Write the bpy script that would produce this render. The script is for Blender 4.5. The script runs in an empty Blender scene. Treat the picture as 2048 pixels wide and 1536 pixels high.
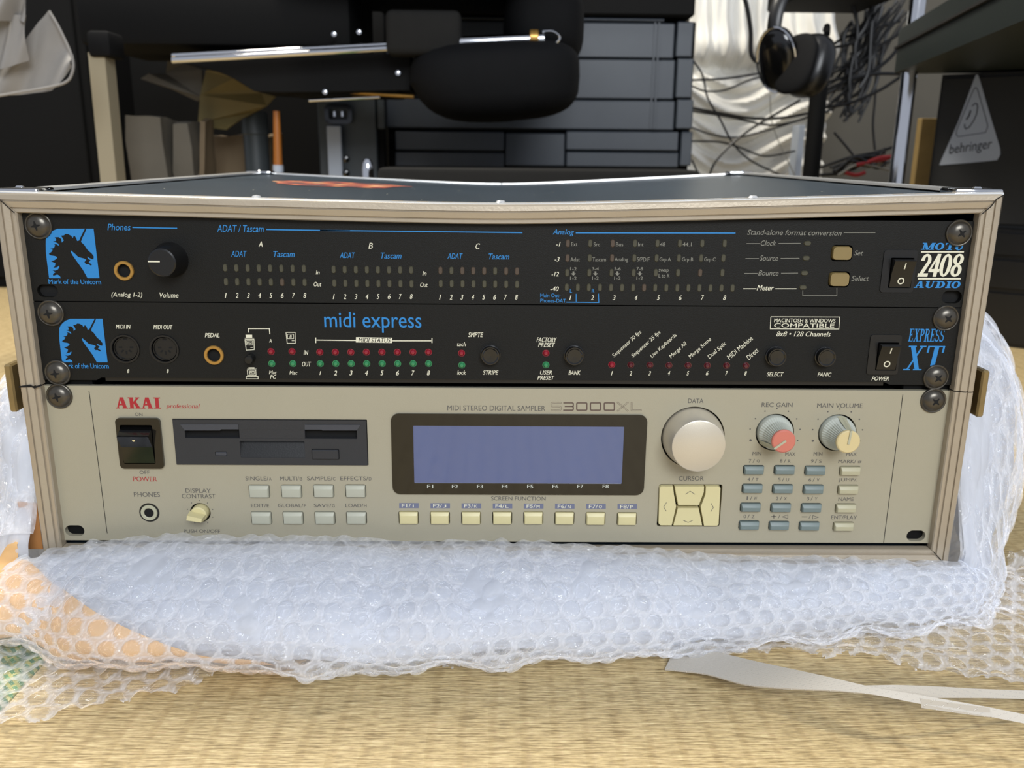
import bpy, bmesh, math, random
import numpy as np
from mathutils import Vector, Matrix, noise
from mathutils.geometry import tessellate_polygon, delaunay_2d_cdt
random.seed(7); rng = np.random.default_rng(7)
scene = bpy.context.scene
COL = scene.collection
PI = math.pi
# ---------------------------------------------------------------- camera
# All lengths below are millimetres in the frame of the 19 inch rack: X right, Y away from the viewer,
# Z up with 0 at the lower edge of the sampler; the floor lies at Z = -40.
ZF = -40.0
CAM = np.array([-0.066, -444.455, 208.5])
R3 = np.array([[0.99989285, -0.01148942, 0.00907054], [0.00583165, -0.25569793, -0.96673914], [0.01342659, 0.96668845, -0.25560354]])
FPX = 1739.0466
cd = bpy.data.cameras.new('camera'); cam = bpy.data.objects.new('camera', cd); COL.objects.link(cam)
cd.sensor_width = 36; cd.lens = FPX / 2048 * 36; cd.clip_start = 0.02; cd.clip_end = 30
Rm = Matrix(((R3[0][0], -R3[1][0], -R3[2][0]), (R3[0][1], -R3[1][1], -R3[2][1]), (R3[0][2], -R3[1][2], -R3[2][2])))
cam.matrix_world = Matrix.Translation((CAM[0] / 1000, CAM[1] / 1000, (CAM[2] - ZF) / 1000)) @ Rm.to_4x4()
cd.dof.use_dof = True; cd.dof.focus_distance = 0.43; cd.dof.aperture_fstop = 15
scene.camera = cam
# ---------------------------------------------------------------- world, lights, exposure
w = bpy.data.worlds.new('room_light'); scene.world = w; w.use_nodes = True
w.node_tree.nodes['Background'].inputs[0].default_value = (0.80, 0.86, 1.0, 1)
w.node_tree.nodes['Background'].inputs[1].default_value = 0.55
def area(name, loc, target, size, power, col, size_y=None):
    l = bpy.data.lights.new(name, 'AREA'); l.energy = power; l.color = col; l.size = size
    if size_y: l.shape = 'RECTANGLE'; l.size_y = size_y
    o = bpy.data.objects.new(name, l); COL.objects.link(o); o.location = loc
    o.rotation_euler = (Vector(target) - Vector(loc)).to_track_quat('-Z', 'Y').to_euler()
    return o
area('ceiling_lamp', (-0.55, 0.75, 1.8), (0, 0, 0), 0.40, 42, (1.0, 0.93, 0.80))
area('front_fill', (0.5, -2.2, 1.5), (0, 0.3, 0.1), 1.3, 62, (0.92, 0.96, 1.0), 1.0)  # added cool fill from behind the camera, not an actual window
scene.view_settings.view_transform = 'Standard'; scene.view_settings.look = 'None'
scene.view_settings.gamma = 1; scene.view_settings.use_curve_mapping = False
scene.view_settings.exposure = 0.0
# ---------------------------------------------------------------- pixel -> place helpers
def ray(u, v): return R3.T @ np.array([(u - 1024) / FPX, (v - 768) / FPX, 1.0])
def at(u, v, Y=0.0):
    d = ray(u, v); return CAM + d * (Y - CAM[1]) / d[1]
def atz(u, v, Z=ZF):
    d = ray(u, v); return CAM + d * (Z - CAM[2]) / d[2]
def atp(u, v, P, n):
    d = ray(u, v); return CAM + d * (np.dot(np.array(P) - CAM, n) / np.dot(d, n))
CR = {0: (0, 0, 1), 1: (0, 380, .34180), 2: (640, 400, .29297), 3: (1060, 420, .24740), 4: (1480, 380, .27734), 5: (0, 760, .37109),
      6: (740, 780, .28320), 7: (1280, 760, .33203), 8: (70, 440, .09117), 9: (470, 640, .084650), 10: (1740, 470, .107422), 11: (1860, 140, .130187),
      12: (1080, 790, .107422), 13: (220, 780, .097656)}
def px(c, x, y):
    a, b, s = CR[c]; return a + x * s, b + y * s
def P(c, x, y, Y=0.0): return at(*px(c, x, y), Y)
# ---------------------------------------------------------------- materials
def lin(c):
    if isinstance(c, str): c = [int(c[i:i + 2], 16) / 255 for i in (0, 2, 4)]
    return tuple((x / 12.92 if x <= .04045 else ((x + .055) / 1.055) ** 2.4) for x in c) + (1,)
def mat(name, col, rough=.5, metal=0., spec=.5, noise_amt=0., nscale=40., bump=0., bscale=400., coat=0., emit=None, stretch=None, trans=0.):
    m = bpy.data.materials.new(name); m.use_nodes = True; nt = m.node_tree; b = nt.nodes['Principled BSDF']
    c = lin(col); b.inputs['Base Color'].default_value = c; b.inputs['Roughness'].default_value = rough
    b.inputs['Metallic'].default_value = metal; b.inputs['Specular IOR Level'].default_value = spec; b.inputs['Coat Weight'].default_value = coat
    b.inputs['Coat Roughness'].default_value = .05
    if trans: b.inputs['Transmission Weight'].default_value = trans
    if emit: b.inputs['Emission Color'].default_value = lin(emit[0]); b.inputs['Emission Strength'].default_value = emit[1]
    tc = nt.nodes.new('ShaderNodeTexCoord'); src = tc.outputs['Object']
    if stretch:
        mp = nt.nodes.new('ShaderNodeMapping'); mp.inputs['Scale'].default_value = stretch; nt.links.new(src, mp.inputs[0]); src = mp.outputs[0]
    n = nt.nodes.new('ShaderNodeTexNoise'); n.inputs['Scale'].default_value = nscale; n.inputs['Detail'].default_value = 6; nt.links.new(src, n.inputs['Vector'])
    r = nt.nodes.new('ShaderNodeMixRGB'); k = 1 - noise_amt; r.inputs[1].default_value = (c[0] * k, c[1] * k, c[2] * k, 1)
    k = 1 + noise_amt; r.inputs[2].default_value = (min(1, c[0] * k), min(1, c[1] * k), min(1, c[2] * k), 1)
    nt.links.new(n.outputs['Fac'], r.inputs[0]); nt.links.new(r.outputs[0], b.inputs['Base Color'])
    if bump:
        n2 = nt.nodes.new('ShaderNodeTexNoise'); n2.inputs['Scale'].default_value = bscale; n2.inputs['Detail'].default_value = 3; nt.links.new(src, n2.inputs['Vector'])
        bp = nt.nodes.new('ShaderNodeBump'); bp.inputs['Strength'].default_value = bump; bp.inputs['Distance'].default_value = .0005
        nt.links.new(n2.outputs['Fac'], bp.inputs['Height']); nt.links.new(bp.outputs[0], b.inputs['Normal'])
    return m
M = {}
M['panel_black'] = mat('black_panel_paint', '10100e', .5, spec=.25, bump=.25, bscale=2500, noise_amt=.1, nscale=90)
M['silver'] = mat('champagne_panel_paint', 'a09a86', .45, .15, noise_amt=.04, nscale=25, bump=.12, bscale=3000)
M['alu'] = mat('worn_aluminium', 'a99d8a', .38, .35, noise_amt=.12, nscale=35, bump=.15, bscale=700)
M['alu_bright'] = mat('bright_aluminium', 'd8d8d6', .25, .6, noise_amt=.08, nscale=60)
M['case_top'] = mat('black_case_laminate', '2a3640', .33, noise_amt=.3, nscale=12, bump=.25, bscale=1400)  # black laminate; its bluish reflected sheen is put into the base colour
M['black'] = mat('black_plastic', '101010', .32, bump=.08, bscale=1500)
M['black_matte'] = mat('matte_black', '070707', .75, spec=.2)
M['black_gloss'] = mat('gloss_black_plastic', '0c0c0c', .14, coat=.25)
M['screw'] = mat('black_oxide_steel', '55514a', .3, .75, noise_amt=.3, nscale=300)
M['void'] = mat('unlit_recess', '040404', .9)
M['blue'] = mat('blue_silkscreen', '1d79bb', .55)
M['white'] = mat('cream_silkscreen', 'd3d0ba', .55)
M['grey_ink'] = mat('faded_grey_silkscreen', '77766c', .6)
M['dark_ink'] = mat('dark_grey_ink', '55524e', .6)
M['red_ink'] = mat('red_ink', '9c1e26', .5)
M['brown_ink'] = mat('brown_ink', '53423a', .55)
M['purple_ink'] = mat('slate_ink', '666a80', .55)
M['led_dull'] = mat('unlit_smoked_led', '434133', .3, noise_amt=.25, nscale=200)
M['led_pink'] = mat('unlit_reddish_led', '4b3f34', .3, noise_amt=.2, nscale=200)
M['led_red'] = mat('red_led_lens', '861626', .12, coat=.6)
M['led_dark_red'] = mat('dark_red_led_lens', '50141a', .12, coat=.6)
M['led_green'] = mat('green_led_lens', '2f7d4e', .12, coat=.6)
M['tan_key'] = mat('translucent_tan_key', '7d6c44', .4, noise_amt=.12, nscale=70)
M['cream_key'] = mat('cream_key', 'c8be90', .42, noise_amt=.04)
M['pale_key'] = mat('pale_grey_key', 'a6a696', .45, noise_amt=.04)
M['teal_key'] = mat('slate_teal_key', '6a7775', .45, noise_amt=.04)
M['khaki_key'] = mat('khaki_grey_key', 'a8a387', .45, noise_amt=.04)
M['brass'] = mat('gold_plated_ring', 'b98e48', .3, .6)
M['chrome'] = mat('chrome', 'd5d6d8', .08, 1.)
M['satin'] = mat('satin_aluminium_knob', 'cbc3b2', .33, .45, bump=.1, bscale=2500)
M['satin_side'] = mat('turned_knob_side', 'b9c0c4', .3, .6)
M['grey_knob'] = mat('pale_grey_knob', 'b6bab0', .4)
M['coral'] = mat('coral_cap', 'c07060', .45)
M['butter'] = mat('butter_cap', 'c9b889', .45)
M['pointer'] = mat('pointer_grey', 'a9a78f', .45)
M['lcd'] = mat('blue_lcd_glass', '3c5080', .07, spec=.9, noise_amt=.06, nscale=8, coat=.8, stretch=(6, 1, .4))
M['bezel'] = mat('display_bezel_gloss', '0e0e0b', .08, spec=.5, coat=.25)
M['drive'] = mat('charcoal_drive_plastic', '26272a', .5, bump=.15, bscale=2500)
M['drive_light'] = mat('charcoal_drive_bevel', '3a3c42', .45)
M['bronze'] = mat('tarnished_brass_latch', '8f7c55', .35, .6, noise_amt=.3, nscale=120)
M['dark_bronze'] = mat('dark_latch_steel', '2b2018', .35, .5)
M['seam'] = mat('seam_black', '0a0705', .9)

# ---------------------------------------------------------------- mesh builder (mm)
def sub(a, b): return (a[0] - b[0], a[1] - b[1], a[2] - b[2])
def inside(p, l):
    c = False; n = len(l)
    for i in range(n):
        a, b = l[i], l[(i + 1) % n]
        if (a[1] > p[1]) != (b[1] > p[1]) and p[0] < (b[0] - a[0]) * (p[1] - a[1]) / (b[1] - a[1]) + a[0]: c = not c
    return c
def holed(loops):
    pts = [Vector((p[0], p[1])) for l in loops for p in l]; E = []; o = 0
    for l in loops:
        k = len(l); E += [(o + i, o + (i + 1) % k) for i in range(k)]; o += k
    V, _, F, ov, _, _ = delaunay_2d_cdt(pts, E, [], 0, 1e-5)
    mp = {i: ids[0] for i, ids in enumerate(ov) if ids}
    box = [(min(p[0] for p in l), max(p[0] for p in l), min(p[1] for p in l), max(p[1] for p in l)) for l in loops]
    tris = []
    for f in F:
        if any(i not in mp for i in f): continue
        c = (sum(V[i][0] for i in f) / 3, sum(V[i][1] for i in f) / 3)
        if not inside(c, loops[0]): continue
        if any(b[0] < c[0] < b[1] and b[2] < c[1] < b[3] and inside(c, l) for l, b in zip(loops[1:], box[1:])): continue
        tris.append(tuple(mp[i] for i in f))
    return [(p[0], p[1]) for p in pts], tris
class MB:
    def __init__(s): s.v = []; s.f = []
    def add(s, V, F):
        n = len(s.v); s.v += [tuple(map(float, p)) for p in V]; s.f += [tuple(i + n for i in f) for f in F]; return s
    def box(s, x0, x1, y0, y1, z0, z1, b=0., seg=1):
        if b <= 0:
            V = [(x, y, z) for x in (x0, x1) for y in (y0, y1) for z in (z0, z1)]
            return s.add(V, [(0, 1, 3, 2), (4, 6, 7, 5), (0, 4, 5, 1), (2, 3, 7, 6), (0, 2, 6, 4), (1, 5, 7, 3)])
        bm = bmesh.new(); bmesh.ops.create_cube(bm, size=1)
        for q in bm.verts: q.co = Vector(((x0 + x1) / 2 + q.co.x * (x1 - x0), (y0 + y1) / 2 + q.co.y * (y1 - y0), (z0 + z1) / 2 + q.co.z * (z1 - z0)))
        bmesh.ops.bevel(bm, geom=bm.edges[:], offset=b, segments=seg, affect='EDGES', profile=.5)
        return s.bm(bm)
    def bm(s, bm):
        bm.verts.index_update(); s.add([q.co[:] for q in bm.verts], [[q.index for q in f.verts] for f in bm.faces]); bm.free(); return s
    def prism(s, pts, y0, y1, holes=()):          # polygon in XZ, front face at y0 (towards the viewer), back at y1
        loops = [list(pts)] + [list(h) for h in holes]
        flat = [p for l in loops for p in l]; n = len(flat)
        if holes: flat, tris = holed(loops)
        else: tris = tessellate_polygon([[Vector((p[0], p[1], 0)) for p in l] for l in loops])
        V = [(p[0], y0, p[1]) for p in flat]; F = []
        def tri(t, off):
            a, b, c = [flat[i] for i in t]; ar = (b[0] - a[0]) * (c[1] - a[1]) - (c[0] - a[0]) * (b[1] - a[1])
            t = t if ar > 0 else t[::-1]
            return tuple(i + off for i in (t if off == 0 else t[::-1]))
        F += [tri(tuple(t), 0) for t in tris]
        if y1 is not None:
            V += [(p[0], y1, p[1]) for p in flat]; F += [tri(tuple(t), n) for t in tris]
            o = 0
            for li, l in enumerate(loops):
                k = len(l); ar = sum(l[i][0] * l[(i + 1) % k][1] - l[(i + 1) % k][0] * l[i][1] for i in range(k))
                ccw = (ar > 0) == (li == 0)
                for i in range(k):
                    a, b = o + i, o + (i + 1) % k
                    F.append((a, a + n, b + n, b) if ccw else (a, b, b + n, a + n))
                o += k
        return s.add(V, F)
    def frust(s, pts, y0, y1, inset, cz=0):       # key cap: polygon base at y1, inset top at y0
        c = np.mean(pts, 0); k = len(pts); A = np.array(pts, float)
        ext = A.max(0) - A.min(0); sc = 1 - 2 * np.array(inset) / ext
        B = (A - c) * sc + c + np.array((0, cz))
        V = [(p[0], y0, p[1]) for p in B] + [(p[0], y1, p[1]) for p in A]
        ar = sum(A[i][0] * A[(i + 1) % k][1] - A[(i + 1) % k][0] * A[i][1] for i in range(k))
        F = [tuple(range(k)) if ar > 0 else tuple(range(k))[::-1]]
        for i in range(k):
            j = (i + 1) % k; q = (i, i + k, j + k, j); F.append(q if ar > 0 else q[::-1])
        return s.add(V, F)
    def lathe(s, prof, c, n=32, axis='y', a0=0.):  # prof: (radius, along)
        V = []; F = []
        for r, t in prof:
            for i in range(n):
                a = a0 + 2 * PI * i / n; x, z = r * math.cos(a), r * math.sin(a)
                V.append((c[0] + x, c[1] + t, c[2] + z) if axis == 'y' else (c[0] + x, c[1] + z, c[2] + t) if axis == 'z' else (c[0] + t, c[1] + x, c[2] + z))
        for j in range(len(prof) - 1):
            for i in range(n):
                k = (i + 1) % n; F.append((j * n + i, j * n + k, (j + 1) * n + k, (j + 1) * n + i))
        return s.add(V, F)
    def tube(s, pts, r, n=8, smooth=True, caps=True, flat=1.):
        pts = [np.array(p, float) for p in pts]
        if smooth and len(pts) > 2:
            Q = []; Pp = [2 * pts[0] - pts[1]] + pts + [2 * pts[-1] - pts[-2]]
            for i in range(1, len(Pp) - 2):
                for t in np.linspace(0, 1, 7)[:-1]:
                    a, b, c, d = Pp[i - 1:i + 3]
                    Q.append(.5 * (2 * b + (c - a) * t + (2 * a - 5 * b + 4 * c - d) * t * t + (3 * b - a - 3 * c + d) * t ** 3))
            pts = Q + [pts[-1]]
        V = []; F = []; up = np.array((0, .13, 1.)) if abs((pts[-1] - pts[0])[2]) < np.linalg.norm(pts[-1] - pts[0]) * .8 else np.array((0, 1., .1))
        rr = r if hasattr(r, '__len__') else [r] * len(pts)
        if len(rr) != len(pts): rr = list(np.interp(np.linspace(0, 1, len(pts)), np.linspace(0, 1, len(rr)), rr))
        for i, p in enumerate(pts):
            d = pts[min(i + 1, len(pts) - 1)] - pts[max(i - 1, 0)]; d = d / (np.linalg.norm(d) + 1e-9)
            a = np.cross(d, up); a /= np.linalg.norm(a) + 1e-9; b = np.cross(a, d); up = b
            for k in range(n):
                t = 2 * PI * k / n; V.append(p + rr[i] * (math.cos(t) * a + flat * math.sin(t) * b))
        m = len(pts)
        for i in range(m - 1):
            for k in range(n):
                q = (k + 1) % n; F.append((i * n + k, i * n + q, (i + 1) * n + q, (i + 1) * n + k))
        if caps: F.append(tuple(range(n))[::-1]); F.append(tuple(range((m - 1) * n, m * n)))
        return s.add(V, F)
    def grid(s, fn, nu, nv):
        V = [fn(i / (nu - 1), j / (nv - 1)) for j in range(nv) for i in range(nu)]
        F = [(j * nu + i, j * nu + i + 1, (j + 1) * nu + i + 1, (j + 1) * nu + i) for j in range(nv - 1) for i in range(nu - 1)]
        return s.add(V, F)
    def polyplane(s, polys, c, ex, ez, nrm, off):  # flat print: 2D polygons laid on a plane
        for pts, tri in polys:
            s.add([c + ex * p[0] + ez * p[1] + nrm * off for p in pts], tri)
        return s
ORG = {}
def mk(name, mb, m, parent=None, org=None, smooth=32, kind=None, label=None):
    A = np.array(mb.v)
    if org is None:
        lo, hi = A.min(0), A.max(0); org = (lo + hi) / 2
        if parent is None: org[2] = lo[2]
    org = np.array(org, float)
    me = bpy.data.meshes.new(name); me.from_pydata(((A - org) / 1000).tolist(), [], mb.f)
    if smooth:
        me.shade_smooth(); me.set_sharp_from_angle(angle=math.radians(smooth))
    me.materials.append(m if not isinstance(m, str) else M[m])
    o = bpy.data.objects.new(name, me); COL.objects.link(o); ORG[o.name] = org
    if parent: o.parent = parent; o.location = (org - ORG[parent.name]) / 1000
    else: o.location = (org[0] / 1000, org[1] / 1000, (org[2] - ZF) / 1000)
    if kind: o['kind'] = kind
    if label: o['label'] = label
    return o
def thing(name, label, cat, org, group=None):
    o = bpy.data.objects.new(name, None); COL.objects.link(o); o.empty_display_size = .02
    ORG[o.name] = np.array(org, float); o.location = (org[0] / 1000, org[1] / 1000, (org[2] - ZF) / 1000)
    o['label'] = label; o['category'] = cat
    if group: o['group'] = group
    return o
def tag(o, label, cat, group=None):
    o['label'] = label; o['category'] = cat
    if group: o['group'] = group
    return o
def cp(o, pos, parent=None, m=None):
    c = o.copy(); COL.objects.link(c); par = parent or o.parent; pos = np.array(pos, float)
    ORG[c.name] = pos
    c.parent = par
    c.location = (pos - ORG[par.name]) / 1000 if par else (pos[0] / 1000, pos[1] / 1000, (pos[2] - ZF) / 1000)
    if m:
        c.data = c.data.copy(); c.data.materials[0] = M[m]
    for ch in list(o.children):
        k = ch.copy(); COL.objects.link(k); k.parent = c; ORG[k.name] = ORG[ch.name] + pos - ORG[o.name]
    return c
def rrect(x0, x1, z0, z1, r, n=4):
    pts = []
    for cx, cz, a in ((x1 - r, z1 - r, 0), (x0 + r, z1 - r, PI / 2), (x0 + r, z0 + r, PI), (x1 - r, z0 + r, 1.5 * PI)):
        for i in range(n + 1):
            t = a + i * PI / 2 / n; pts.append((cx + r * math.cos(t), cz + r * math.sin(t)))
    return pts
def circ(x, z, r, n=24): return [(x + r * math.cos(2 * PI * i / n), z + r * math.sin(2 * PI * i / n)) for i in range(n)]
def slotpts(x, z, w, h): return rrect(x - w / 2, x + w / 2, z - h / 2, z + h / 2, h / 2 - .01, 6)
# ---------------------------------------------------------------- lettering
TC = {}
def text_polys(s, bold=0.):
    if (s, bold) in TC: return TC[(s, bold)]
    cu = bpy.data.curves.new('t', 'FONT'); cu.body = s; cu.resolution_u = 3; cu.offset = bold; cu.fill_mode = 'FRONT'
    o = bpy.data.objects.new('t', cu); COL.objects.link(o)
    me = bpy.data.meshes.new_from_object(o)
    V = np.array([v.co[:2] for v in me.vertices]); F = [tuple(p.vertices) for p in me.polygons]
    bpy.data.objects.remove(o); bpy.data.curves.remove(cu); bpy.data.meshes.remove(me)
    TC[(s, bold)] = (V, F); return V, F
def ribbon(pts, w, closed=False):
    pts = [np.array(p, float) for p in pts]; n = len(pts); L = []; Rr = []
    for i in range(n):
        a = pts[(i - 1) % n] if closed or i > 0 else None; c = pts[(i + 1) % n] if closed or i < n - 1 else None
        d1 = (pts[i] - a) if a is not None else None; d2 = (c - pts[i]) if c is not None else None
        d1 = d1 / np.linalg.norm(d1) if d1 is not None else None; d2 = d2 / np.linalg.norm(d2) if d2 is not None else None
        if d1 is None: d1 = d2
        if d2 is None: d2 = d1
        n1 = np.array((-d1[1], d1[0])); n2 = np.array((-d2[1], d2[0])); m = n1 + n2; m = m / (np.linalg.norm(m) + 1e-9)
        k = w / 2 / max(.35, np.dot(m, n1)); L.append(pts[i] + m * k); Rr.append(pts[i] - m * k)
    V = L + Rr; F = [((i + 1) % n, i, i + n, (i + 1) % n + n) for i in range(n if closed else n - 1)]
    return V, F
def arc(cx, cy, rx, ry, a0, a1, n=14): return [(cx + rx * math.cos(math.radians(a0 + (a1 - a0) * i / n)), cy + ry * math.sin(math.radians(a0 + (a1 - a0) * i / n))) for i in range(n + 1)]
def crescent(outer, inner):
    n = len(outer); return list(outer) + list(inner), [(i, i + 1, i + 1 + n, i + n) for i in range(n - 1)]
def par(x0, y0, x1, y1, w): return [(x0, y0), (x0 + w, y0), (x1 + w, y1), (x1, y1)], [(0, 1, 2, 3)]
def bar(x0, x1, y0, y1): return [(x0, y0), (x1, y0), (x1, y1), (x0, y1)], [(0, 1, 2, 3)]
def serif(ch, T=.2, t=.07, s=.06):
    """slab/roman capital in a box about 0.9 wide and 1 high -> (advance, polys)"""
    if ch == 'A': return 1.02, [par(.1, 0, .4, 1, t), par(.62, 0, .38, 1, T), bar(.2, .7, .28, .28 + t), bar(0, .34, 0, s), bar(.54, 1, 0, s)]
    if ch == 'K': return .98, [bar(.12, .12 + T, 0, 1), par(.3, .42, .72, 1, t * 1.5), par(.66, 0, .34, .62, T), bar(0, .44, 0, s), bar(0, .44, 1 - s, 1), bar(.58, .94, 1 - s, 1), bar(.54, .98, 0, s)]
    if ch == 'I': return .5, [bar(.13, .13 + T, 0, 1), bar(0, .26 + T, 0, s), bar(0, .26 + T, 1 - s, 1)]
    if ch == 'M': return 1.3, [bar(.16, .16 + t, 0, 1), bar(.95, .95 + T, 0, 1), par(.5, 0, .14, 1, T), par(.58, 0, .94, 1, t), bar(0, .38, 0, s), bar(0, .34, 1 - s, 1), bar(.8, 1.3, 0, s), bar(.95, 1.3, 1 - s, 1)]
    if ch == 'O': return 1.0, [crescent(arc(.47, .5, .46, .52, 0, 360, 28), arc(.47, .5, .46 - T, .52 - t, 0, 360, 28))]
    if ch == 'T': return .95, [bar(.36, .36 + T, 0, 1), bar(0, .9, 1 - s, 1), bar(0, t, .72, 1), bar(.9 - t, .9, .72, 1), bar(.22, .5 + T, 0, s)]
    if ch == 'U': return 1.05, [bar(.1, .1 + T, .32, 1), bar(.82 - t, .82, .32, 1), crescent(arc(.46, .34, .36, .36, 180, 360), arc(.5, .34, .36 - T + .04, .36 - t, 180, 360)), bar(0, .4, 1 - s, 1), bar(.66, .96, 1 - s, 1)]
    if ch == 'D': return 1.0, [bar(.12, .12 + T, 0, 1), crescent(arc(.42, .5, .5, .5, -90, 90), arc(.42, .5, .5 - T, .5 - t, -90, 90)), bar(0, .44, 0, t), bar(0, .44, 1 - t, 1)]
    if ch == 'E': return .88, [bar(.12, .12 + T, 0, 1), bar(0, .8, 0, s), bar(0, .78, 1 - s, 1), bar(.2, .58, .48, .48 + t), bar(.74, .8, 0, .26), bar(.72, .78, .74, 1), bar(.52, .58, .38, .64)]
    if ch == 'X': return 1.0, [par(.62, 0, .1, 1, T), par(.14, 0, .7, 1, t), bar(0, .36, 0, s), bar(.52, .98, 0, s), bar(0, .42, 1 - s, 1), bar(.6, .94, 1 - s, 1)]
    if ch in 'PR':
        q = [bar(.12, .12 + T, 0, 1), crescent(arc(.42, .73, .36, .27, -90, 90), arc(.42, .73, .36 - T * .8, .27 - t, -90, 90)), bar(0, .44, 1 - t, 1), bar(.3, .44, .46, .46 + t), bar(0, .46, 0, s)]
        if ch == 'R': q += [par(.62, 0, .4, .48, T), bar(.6, .96, 0, s)]
        return (.86 if ch == 'P' else .98), q
    if ch == 'S': return .8, [crescent(arc(.38, .74, .34, .28, 20, 270), arc(.38, .74, .34 - T * .7, .28 - t, 20, 270)), crescent(arc(.38, .26, .36, .28, 90, -160), arc(.38, .26, .36 - T * .7, .28 - t, 90, -160)), par(.16, .62, .38, .44, T) if 0 else bar(.34, .42, .46, .54), bar(.68, .74, .74, 1), bar(.02, .08, 0, .28)]
    if ch == ' ': return .5, []
def serif_word(word, **k):
    V = []; F = []; x = 0
    for ch in word:
        adv, ps = serif(ch, **k)
        for j, (v, f) in enumerate(ps):
            n = len(V); V += [(p[0] + x, p[1], j * .006) for p in v]; F += [tuple(i + n for i in q) for q in f]
        x += adv + .03
    return np.array(V), F
def merge(ps):
    V = []; F = []
    for j, (v, f) in enumerate(ps):
        n = len(V); V += [(p[0], p[1], j * .006) for p in v]; F += [tuple(i + n for i in q) for q in f]
    return np.array(V), F
PRINT = {}
NY = np.array((0, -1., 0)); EX = np.array((1., 0, 0)); EZ = np.array((0, 0, 1.))
def put(mb, VF, c, x0, y0, x1, y1, shear=0., rot=0., Y=0., off=.06, hpx=None):
    """lay a flat word on the panel plane so that it spans the box read off the panel"""
    V, F = VF; V = np.array(V, float).copy(); DZ = V[:, 2] if V.shape[1] == 3 else np.zeros(len(V)); V = V[:, :2]
    V[:, 0] += shear * V[:, 1]
    lo, hi = V.min(0), V.max(0)
    u0, v0 = px(c, x0, y0); u1, v1 = px(c, x1, y1); uc, vc = (u0 + u1) / 2, (v0 + v1) / 2
    C = at(uc, vc, Y)
    if rot == 0:
        W = at(u1, vc, Y)[0] - at(u0, vc, Y)[0]; H = at(uc, v0, Y)[2] - at(uc, v1, Y)[2]
    else:
        W, H = rot[1], rot[2]
    V = (V - (lo + hi) / 2) / (hi - lo) * np.array((W, H))
    if rot:
        a = math.radians(rot[0]); V = V @ np.array(((math.cos(a), math.sin(a)), (-math.sin(a), math.cos(a))))
    mb.add([(C[0] + p[0], Y - off - d_, C[2] + p[1]) for p, d_ in zip(V, DZ)], orient(V, F))
def orient(V, F):
    out = []
    for f in F:
        ar = sum(V[f[i]][0] * V[f[(i + 1) % len(f)]][1] - V[f[(i + 1) % len(f)]][0] * V[f[i]][1] for i in range(len(f)))
        out.append(tuple(f) if ar > 0 else tuple(f)[::-1])
    return out
def T(mb, s, c, x0, y0, x1, y1, it=0., bold=0., **k):
    if s in ('1', 'I', 'l') and x1 - x0 > .3 * abs(y1 - y0): m_ = (x0 + x1) / 2; w_ = abs(y1 - y0) * (.16 if it == 0 else .2); x0, x1 = m_ - w_, m_ + w_
    q = text_polys(s, 0.); d = (.07 + 4 * bold) / 3.8 / CR[c][2] * 3.8   # the word is laid twice, a hair apart, for its weight
    put(mb, q, c, x0 - d, y0, x1 - d, y1, shear=it, **k); k['off'] = k.get('off', .06) + .008; put(mb, q, c, x0 + d, y0, x1 + d, y1, shear=it, **k)
def line(mb, c, pts, w, Y=0., off=.06):     # printed line, w in mm
    Q = [P(c, x, y, Y) for x, y in pts]; V, F = ribbon([(q[0], q[2]) for q in Q], w)
    mb.add([(p[0], Y - off, p[1]) for p in V], orient(V, F))
def poly(mb, c, pts, Y=0., off=.06):
    Q = [(P(c, x, y, Y)[0], P(c, x, y, Y)[2]) for x, y in pts]; mb.prism(Q, Y - off, None)
def prect(c, x0, y0, x1, y1, Y=0.):        # box read off the panel -> x0,x1,z0,z1 in mm
    xc, yc = (x0 + x1) / 2, (y0 + y1) / 2
    return P(c, x0, yc, Y)[0], P(c, x1, yc, Y)[0], P(c, xc, y1, Y)[2], P(c, xc, y0, Y)[2]

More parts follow.
